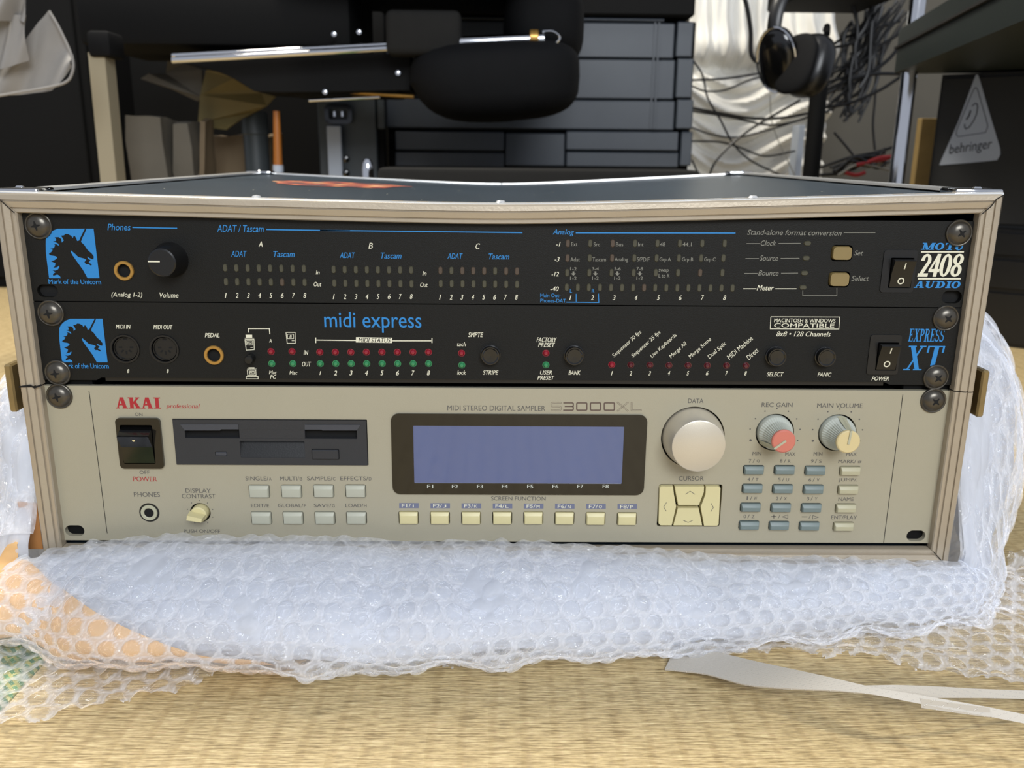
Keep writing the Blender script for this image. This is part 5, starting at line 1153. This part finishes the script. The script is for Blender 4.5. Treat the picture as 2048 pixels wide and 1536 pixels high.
# footrest pad
c = at(990, 165, 860); V, F = superel(c, (118, 105, 52), .55)
V = [(x - 28 * max(0, (c[2] - z) / 50) * (1 if x < c[0] else 0) * -1, y, z + 6 * (x - c[0]) / 118) for x, y, z in V]
mk('footrest_pad', MB().add(V, F), 'fabric_black', ch)
def rail(u0, v0, u1, v1, Y, r, nm='rail', m='chrome'): return mk(nm, MB().tube([at(u0, v0, Y), at(u1, v1, Y)], r, 16, smooth=False, flat=1.0), m, ch)
rail(345, 121, 776, 97, 790, 4.2); rail(345, 112, 776, 89, 800, 3.2); rail(905, 86, 1088, 78, 790, 8.2)
e0 = at(1085, 76, 788); mk('rail_end_ring', MB().tube([e0 + np.array((0, 0, 8)), e0 + np.array((14, 0, 8)), e0 + np.array((23, 0, 0)), e0 + np.array((14, 0, -9)), e0 + np.array((0, 0, -9))], 1.6, 8), 'chrome', ch)
mk('rail_clamp', MB().lathe([(8.5, -6), (10.5, -5), (10.5, 5), (8.5, 6)], tuple(at(1068, 76, 790)), 20, 'x'), 'brass', ch)
rail(618, 201, 760, 194, 850, 2.6); rail(700, 184, 828, 193, 850, 3.0, m='brass')
mk('mechanism_plate', MB().prism([tuple(at(u, v, 830)[[0, 2]]) for u, v in ((348, 121), (560, 106), (820, 108), (820, 180), (560, 184), (508, 182), (470, 156), (405, 134))], 830, 950), 'black_matte', ch, smooth=0); mk('mechanism_housing', pbox(560, 120, 800, 190, 845, 110, 8, seg=2), 'black_matte', ch)
mk('seat_pan', pbox(150, -60, 700, 92, 850, 228, 8, seg=2), 'black_matte', ch)
mk('fabric_sling', pbox(770, 18, 922, 110, 778, 40, 9, seg=3), 'fabric_dark', ch, label='charcoal fabric sling around the chrome rail')
for u, v in ((668, 68), (718, 64), (796, 146), (650, 184)): mk('bolt', MB().lathe([(0, -3), (2.2, -2.6), (2.4, 0), (3.4, 0), (3.4, 2)], tuple(at(u, v, 826)), 12), 'chrome', ch)
# column and star base of the chair
cc_ = at(690, 300, 940); mk('gas_column', MB().lathe([(0, 190), (14, 190), (14, 60), (25, 60), (25, 20), (0, 20)], (cc_[0], 960, ZF), 20, 'z'), 'black', ch)
for i in range(5):
    a = math.radians(20 + 72 * i); tip = np.array((cc_[0] + 105 * math.cos(a), 960 + 105 * math.sin(a), ZF + 55)); arm = mk('base_arm', MB().tube([(cc_[0], 960, ZF + 75), tip], [20, 11], 10, smooth=False, flat=.7), 'black', ch)
    mk('caster', MB().lathe([(0, -10), (20, -9), (22, 0), (20, 9), (0, 10)], (tip[0], tip[1], ZF + 22.5), 16, 'x'), 'black_gloss', arm)
ft = at(735, 332, 760); tag(mk('chrome_fitting', MB().lathe([(0, 10), (4, 9), (7, 4), (8, -4), (8, -30)], (ft[0], 760, ft[2]), 18, 'z'), 'chrome'), 'small chrome fitting standing on the black textured case', 'fitting')
for i, (u, v) in enumerate(((692, 318), (692, 346))): tag(mk('knob', MB().lathe([(0, -6), (4, -5), (5.5, 0), (4, 5), (0, 6)], tuple(at(u, v, 860)), 14), 'black_gloss'), 'small glossy black knob beside the pale metal upright, %s one' % ('upper', 'lower')[i], 'knob')
# white cloth with gathered folds
def cloth(u, v):
    X0, X1 = at(1372, 200, 1330)[0], at(1656, 200, 1330)[0]; x = X0 + (X1 - X0) * u; z = 680 - (680 - ZF) * v
    zz = at(1500, 140, 1330)[2]; k = 1 / (1 + math.exp(-(zz - z) / 12))
    up = 7 * math.sin(u * 42 + 2.2 * math.sin(z * .012)) + 3 * math.sin(u * 95 + z * .01) + 16 * math.sin(u * 9)
    bow = 18 * math.cos((u - .35) * 5); lo = 12 * math.sin((z + bow) * .12 + 1.5 * math.sin(u * 6)) + 6 * math.sin((z + 2.2 * bow) * .27 + 3 * u)
    gather = -26 * math.exp(-((z - zz) / 14) ** 2) + 14 * math.exp(-((z - zz - 42) / 26) ** 2)
    return (x + 5 * math.sin(z * .05) * u, 1330 - (up * (1 - k) + lo * k) - gather * .9, z)
tag(mk('white_cloth', MB().grid(cloth, 160, 170), 'linen', smooth=60), 'white pleated cloth hanging in gathered folds right of the slate storage box', 'cloth')
# stand and headphones
st_ = thing('headphone_stand', 'black upright stand pole with the headphones hung on it', 'stand', (at(1640, 300, 1050)[0], 1050, ZF))
c = at(1640, 200, 1050); mk('pole', MB().lathe([(14, 430), (14, 0)], (c[0], 1060, ZF), 20, 'z'), 'black_matte', st_); mk('pole_sleeve', MB().lathe([(14, 0), (21, 4), (22, 60), (17, 150), (14, 152)], (c[0], 1060, ZF + 60), 20, 'z'), 'black_matte', st_)
mk('base', MB().lathe([(0, 16), (30, 15), (110, 8), (115, 0)], (c[0], 1060, ZF), 28, 'z'), 'black_matte', st_); mk('hook', MB().tube([(c[0], 1055, at(0, 40, 1050)[2]), (c[0] - 10, 1020, at(0, 40, 1050)[2]), (c[0] - 20, 990, at(0, 60, 1050)[2])], 5, 10), 'black_matte', st_)
hp = thing('headphones', 'black over-ear headphones with a pale ring, hanging before the white cloth', 'headphones', tuple(at(1585, 190, 990)))
q = [at(1548, 90, 985), at(1550, 40, 985), at(1566, -10, 990), at(1600, -40, 1000), at(1650, -20, 1020)]
mk('headband', MB().tube(q, 11, 14, flat=.5), 'black', hp)
c = at(1556, 118, 985)
V, F = superel((0, 0, 0), (17, 30, 48), .85, 28, 18)
def tr(V, c, yaw, roll): 
    Rz = Matrix.Rotation(yaw, 3, 'Z') @ Matrix.Rotation(roll, 3, 'Y'); return [tuple(Rz @ Vector(p) + Vector(c)) for p in V]
mk('ear_cup', MB().add(tr(V, c, .9, -.35), F), 'black_gloss', hp)
ring = [tuple(Matrix.Rotation(.9, 3, 'Z') @ Matrix.Rotation(-.35, 3, 'Y') @ Vector((-8, 31 * math.cos(a), 49 * math.sin(a))) + Vector(c)) for a in np.linspace(0, 2 * PI, 25)]
mk('ear_cup_ring', MB().tube(ring, 1.8, 6, smooth=False), 'chrome', hp)
c = at(1618, 132, 975); V, F = superel((0, 0, 0), (26, 40, 48), .8, 28, 18); mk('ear_cup', MB().add(tr(V, c, .5, .25), F), 'black', hp)
V, F = superel((0, 0, 0), (10, 38, 46), .8, 28, 18); mk('ear_pad', MB().add(tr(V, c - np.array((24, 8, -2)), .5, .25), F), 'fabric_black', hp)
# shelf unit: chrome post, shelf tiers
P0 = at(1812, 260, 780)
wr = thing('wire_shelf', 'shelf unit with a chrome corner post and greenish-black tiers at the right', 'shelf', (P0[0], 780, ZF))
mk('corner_post', MB().lathe([(10.5, 700), (10.5, 0)], (P0[0] + 4, 800, ZF), 24, 'z'), 'chrome', wr)
dd = np.array((-math.sin(math.radians(12)), -math.cos(math.radians(12)), 0.)); dn = np.array((dd[1], -dd[0], 0.))
def tier(z0, z1, L_=520, wdt=420, off=0, m='shelf', nm='tier', c=None):
    o = np.array((P0[0] - 6, 830, 0)) if c is None else c; a = o + dn * -off; V = []
    for z in (z0, z1):
        for s_, t_ in ((0, 12), (12, 0), (L_, 0), (L_, wdt), (0, wdt)): p = a + dd * s_ - dn * t_; V.append((p[0], p[1], z))
    return mk(nm, MB().add(V, [(0, 1, 2, 3, 4)[::-1], (5, 6, 7, 8, 9)] + [(i, (i + 1) % 5, (i + 1) % 5 + 5, i + 5) for i in range(5)]), m, wr, smooth=0)
zt0 = at(1800, 148, 830)[2]; zt1 = at(1800, 100, 830)[2]; zt2 = at(1800, 96, 830)[2]; zt3 = at(1800, 62, 830)[2]
mk('tier_corner', pbox(1797, 72, 1832, 142, 822, 6, 1), 'shelf_edge', wr); tier(zt0, zt1, nm='tier_edge'); tier(zt2, zt3); tier(zt1, zt2, off=-4, m='seam', nm='tier_gap')
# speaker with badge
th_ = math.radians(38); sdir = np.array((math.cos(th_), -math.sin(th_), 0.)); snrm = np.array((-math.sin(th_), -math.cos(th_), 0.))
S0 = at(1872, 250, 800); S0[2] = 0; zsb = 118.; zst = 300.
sk = thing('loudspeaker', 'black loudspeaker with a silver triangular badge, standing right of the chrome shelf post', 'loudspeaker', (S0[0] + 120, 740, zsb))
def obox(p0, d, n, L_, D_, z0, z1):
    V = []
    for z in (z0, z1):
        for s_, t_ in ((0, 0), (L_, 0), (L_, D_), (0, D_)): p = p0 + d * s_ - n * t_; V.append((p[0], p[1], z))
    return MB().add(V, [(3, 2, 1, 0), (4, 5, 6, 7)] + [(i, (i + 1) % 4, (i + 1) % 4 + 4, i + 4) for i in range(4)])
mk('cabinet_body', obox(S0, sdir, snrm, 360, 220, zsb, 318), 'speaker', sk, smooth=0)
mk('grille', obox(S0 + sdir * 4 + snrm * 5, sdir, snrm, 352, 4.9, zsb + 6, 312), 'speaker', sk, smooth=0)
PB = S0 + snrm * 5.0
def badge(mb, pts, off):
    q = [atp(*px(11, x, y), PB + snrm * off, snrm) for x, y in pts]
    loc = [(float(np.dot(p - PB, sdir)), p[2]) for p in q]; tris = tessellate_polygon([[Vector((a, b, 0)) for a, b in loc]]); n = len(q)
    mb.add([tuple(p) for p in q] + [tuple(p - snrm * .8) for p in q], [tuple(t) for t in tris] + [(i, (i + 1) % n, (i + 1) % n + n, i + n) for i in range(n)])
mb = MB(); badge(mb, [(700, 80), (722, 70), (745, 90), (900, 620), (1075, 1200), (1080, 1300), (1030, 1385), (620, 1425), (145, 1462), (165, 1400), (430, 800)], 1.2)
bd = mk('badge', mb, 'badge', sk, smooth=0, label='silver triangular badge')
def bline(mb, pts, w_, closed=False):
    q = [atp(*px(11, x, y), PB + snrm * 1.5, snrm) for x, y in pts]; loc = [(float(np.dot(p - PB, sdir)), p[2]) for p in q]
    V, F = ribbon(loc, w_, closed); mb.add([tuple(PB + snrm * 1.5 + sdir * a + np.array((0, 0, b))) for a, b in V], F)
mb = MB(); bline(mb, [(700, 270), (728, 290), (880, 820), (885, 880), (850, 960), (430, 1025), (402, 990), (410, 920), (660, 320), (680, 280)], .8, True)
bline(mb, arc(0, 0, 1, 1, 0, 1, 1) and [(645, 555), (690, 515), (722, 520), (732, 570), (715, 680), (670, 780), (600, 880), (550, 905), (530, 870), (535, 830)], 1.2); bline(mb, [(625, 620), (600, 700), (555, 765)], 1.8)
A = atp(*px(11, 300, 1240), PB + snrm * 1.5, snrm); B = atp(*px(11, 950, 1150), PB + snrm * 1.5, snrm)
V, F = text_polys('behringer', 0.); lo, hi = V.min(0), V.max(0); L_ = float(np.dot(B - A, sdir)); an = math.atan2(B[2] - A[2], L_); hh = (atp(*px(11, 600, 1120), PB, snrm)[2] - atp(*px(11, 600, 1330), PB, snrm)[2])
mid = (A + B) / 2; ux = sdir * math.cos(an) + np.array((0, 0, math.sin(an))); uz = np.array((0, 0, 1.))
V = (V - (lo + hi) / 2) / (hi - lo) * np.array((L_ / math.cos(an) * 1.0, hh * .95)); mb.add([tuple(mid + ux * p[0] + uz * p[1]) for p in V], F)
mk('badge_lettering', mb, 'black_matte', bd, smooth=0, kind='stuff')
tag(mk('cork_board', pbox(1836, 236, 1868, 362, 860, 14, 1, True), 'cork'), 'narrow tan board between the chrome post and the loudspeaker', 'board')
# black unit the loudspeaker stands on
lu = thing('black_unit', 'low black equipment cabinet under the loudspeaker, right of the flight case', 'cabinet', (S0[0] + 120, 700, ZF))
mk('body', obox(S0 - sdir * 10 + snrm * 12, sdir, snrm, 420, 260, ZF, zsb - .5), 'black', lu, smooth=0)
for z0, z1 in ((zsb - 34, zsb - 6), (zsb - 78, zsb - 42), (ZF + 6, zsb - 86)): mk('front_rail', obox(S0 - sdir * 6 + snrm * 18, sdir, snrm, 400, 6, z0, z1), 'black', lu, smooth=0)
# table top dark overhead at far left with sheer cloth
def drape(u0, u1, vt, vb, Y, amp, seed):
    def f(a, b):
        u = u0 + (u1 - u0) * a; v = vt(a) + (vb(a) - vt(a)) * b; q = at(u, v, Y)
        return (q[0], Y + amp * math.sin(a * 9 + seed + 3 * b) * (.4 + b) + amp * .5 * math.sin(a * 21 + b * 5), q[2])
    return f
sc_ = thing('sheer_cloth', 'grey-white sheer fabric bundle hanging at the top left corner', 'cloth', tuple(at(40, 150, 640)))
mk('lower_fold', MB().grid(drape(-60, 145, lambda a: float(np.interp(-60 + 205 * a, [-60, 40, 75, 98, 145], [110, 104, 44, 20, 112])), lambda a: 198 - 20 * a - 45 * max(0, (a - .8) / .2) ** 2, 640, 4.5, 0), 60, 24), 'sheer', sc_, smooth=60)
mk('hem', MB().tube([at(u, v, 632) for u, v in ((-40, 198), (30, 186), (90, 176), (128, 166), (143, 150), (145, 118), (120, 60), (98, 22))], 1.6, 6), 'sheer', sc_)
mk('middle_fold', MB().grid(drape(-60, 52, lambda a: 30, lambda a: 150 - 30 * a * a, 620, 4, 2), 40, 20), 'sheer', sc_, smooth=60)
mk('upper_fold', MB().grid(drape(-60, 48, lambda a: -30, lambda a: 48 + 10 * math.sin(a * 6), 610, 9, 4), 40, 20), 'sheer', sc_, smooth=60)
# cables
def cable(pix, Y, r, m, lab, grp=None, depth=None):
    q = [at(u, v, Y + (depth[i] if depth else 0)) for i, (u, v) in enumerate(pix)]
    o = mk('cable', MB().tube(q, r, 7), m); tag(o, lab, 'cable', grp); return o
cable([(1480, -30), (1493, 10), (1501, 60), (1502, 105), (1512, 122), (1530, 128)], 1180, 4.2, 'cable', 'thick black cable curving down before the white cloth into the headphones')
LBL = 'thin black cable sagging across the white cloth and dark wall'; GR = 'black cables strung behind the headphones'
for pix, r, Y in (([(1384, 160), (1440, 158), (1500, 150), (1560, 138)], 2.2, 1240), ([(1384, 172), (1410, 182), (1450, 180), (1500, 160), (1560, 142)], 1.8, 1230), ([(1384, 216), (1440, 226), (1500, 236), (1560, 236), (1620, 226)], 2.6, 1200),
                  ([(1384, 222), (1460, 234), (1540, 250), (1600, 240), (1640, 220)], 2.0, 1205), ([(1384, 255), (1420, 268), (1470, 275), (1530, 262), (1600, 240)], 1.6, 1210), ([(1418, 352), (1432, 322), (1470, 282), (1520, 246), (1580, 212), (1600, 200)], 2.2, 1120),
                  ([(1384, 118), (1405, 150), (1415, 195), (1440, 238), (1465, 285), (1500, 320), (1560, 350)], 1.8, 1190), ([(1384, 282), (1440, 284), (1480, 295), (1530, 312), (1590, 302)], 1.8, 1195), ([(1384, 320), (1396, 345), (1410, 360)], 1.8, 1190),
                  ([(1650, 215), (1700, 206), (1760, 180), (1800, 155), (1820, 150)], 2.8, 1100), ([(1650, 180), (1700, 160), (1750, 148), (1800, 148), (1830, 150)], 3.0, 1090), ([(1650, 100), (1690, 75), (1740, 60), (1800, 42)], 2.6, 1130),
                  ([(1752, 150), (1750, 200), (1746, 250), (1750, 300)], 2.2, 1250), ([(1640, 335), (1700, 315), (1750, 305), (1800, 290)], 2.6, 1100), ([(1668, 265), (1690, 290), (1706, 310)], 2.2, 1180), ([(1640, 350), (1690, 345), (1740, 320)], 2.6, 1080)):
    cable(pix, Y, r, 'cable', LBL, GR)
rr = random.Random(5)
for i in range(42):
    u0 = rr.uniform(1640, 1720); v0 = rr.uniform(90, 250); u1 = rr.uniform(1700, 1830); v1 = rr.uniform(-10, 60)
    pix = [(u0, v0), (u0 * .6 + u1 * .4 + rr.uniform(-20, 20), v0 * .6 + v1 * .4 + rr.uniform(0, 40)), (u0 * .25 + u1 * .75 + rr.uniform(-15, 15), v0 * .25 + v1 * .75 + rr.uniform(-10, 30)), (u1, v1)]
    cable(pix, 1120 + rr.uniform(-40, 120), rr.uniform(1.8, 3.6), 'cable', 'black cable in the dense tangle between the stand pole and the shelf post', 'tangled black cables at the upper right')
for i in range(9):
    u0 = rr.uniform(1655, 1700); v0 = rr.uniform(335, 352); pix = [(u0, v0), (u0 + 40, v0 - rr.uniform(8, 30)), (u0 + 80, v0 - rr.uniform(0, 35)), (u0 + rr.uniform(90, 130), v0 - rr.uniform(5, 40))]
    cable(pix, 1060 + rr.uniform(-30, 30), rr.uniform(2, 3.2), 'cable' if i % 3 else 'cable_grey', 'cable in the low heap by the chrome shelf post' , 'heaped cables behind the case at right')
for i, pix in enumerate(([(1712, 330), (1735, 325), (1760, 316), (1800, 312)], [(1690, 345), (1712, 350), (1730, 345)], [(1740, 322), (1770, 318), (1798, 306)])): cable(pix, 1040, 3.4, 'cable_red', ('bright red cable lying in the heap of cables by the shelf post', 'short red cable end at the left of the cable heap', 'dark red cable crossing the heap beside the chrome post')[i])
cable([(1540, 190), (1543, 240), (1556, 280), (1575, 320), (1590, 352)], 1150, .9, 'cable_grey', 'thin pale string hanging below the headphones')
# far shelf slab above cables, tray
tag(mk('desk_top', pbox(1596, -60, 1800, -6, 1000, 160, 3), 'black_matte'), 'underside of a black desk top above the tangled cables', 'desk')
tag(mk('trim_strip', pbox(1594, 250, 1606, 360, 1230, 40, 1, True), 'white_plastic'), 'narrow pale strip of trim standing behind the stand pole', 'strip')
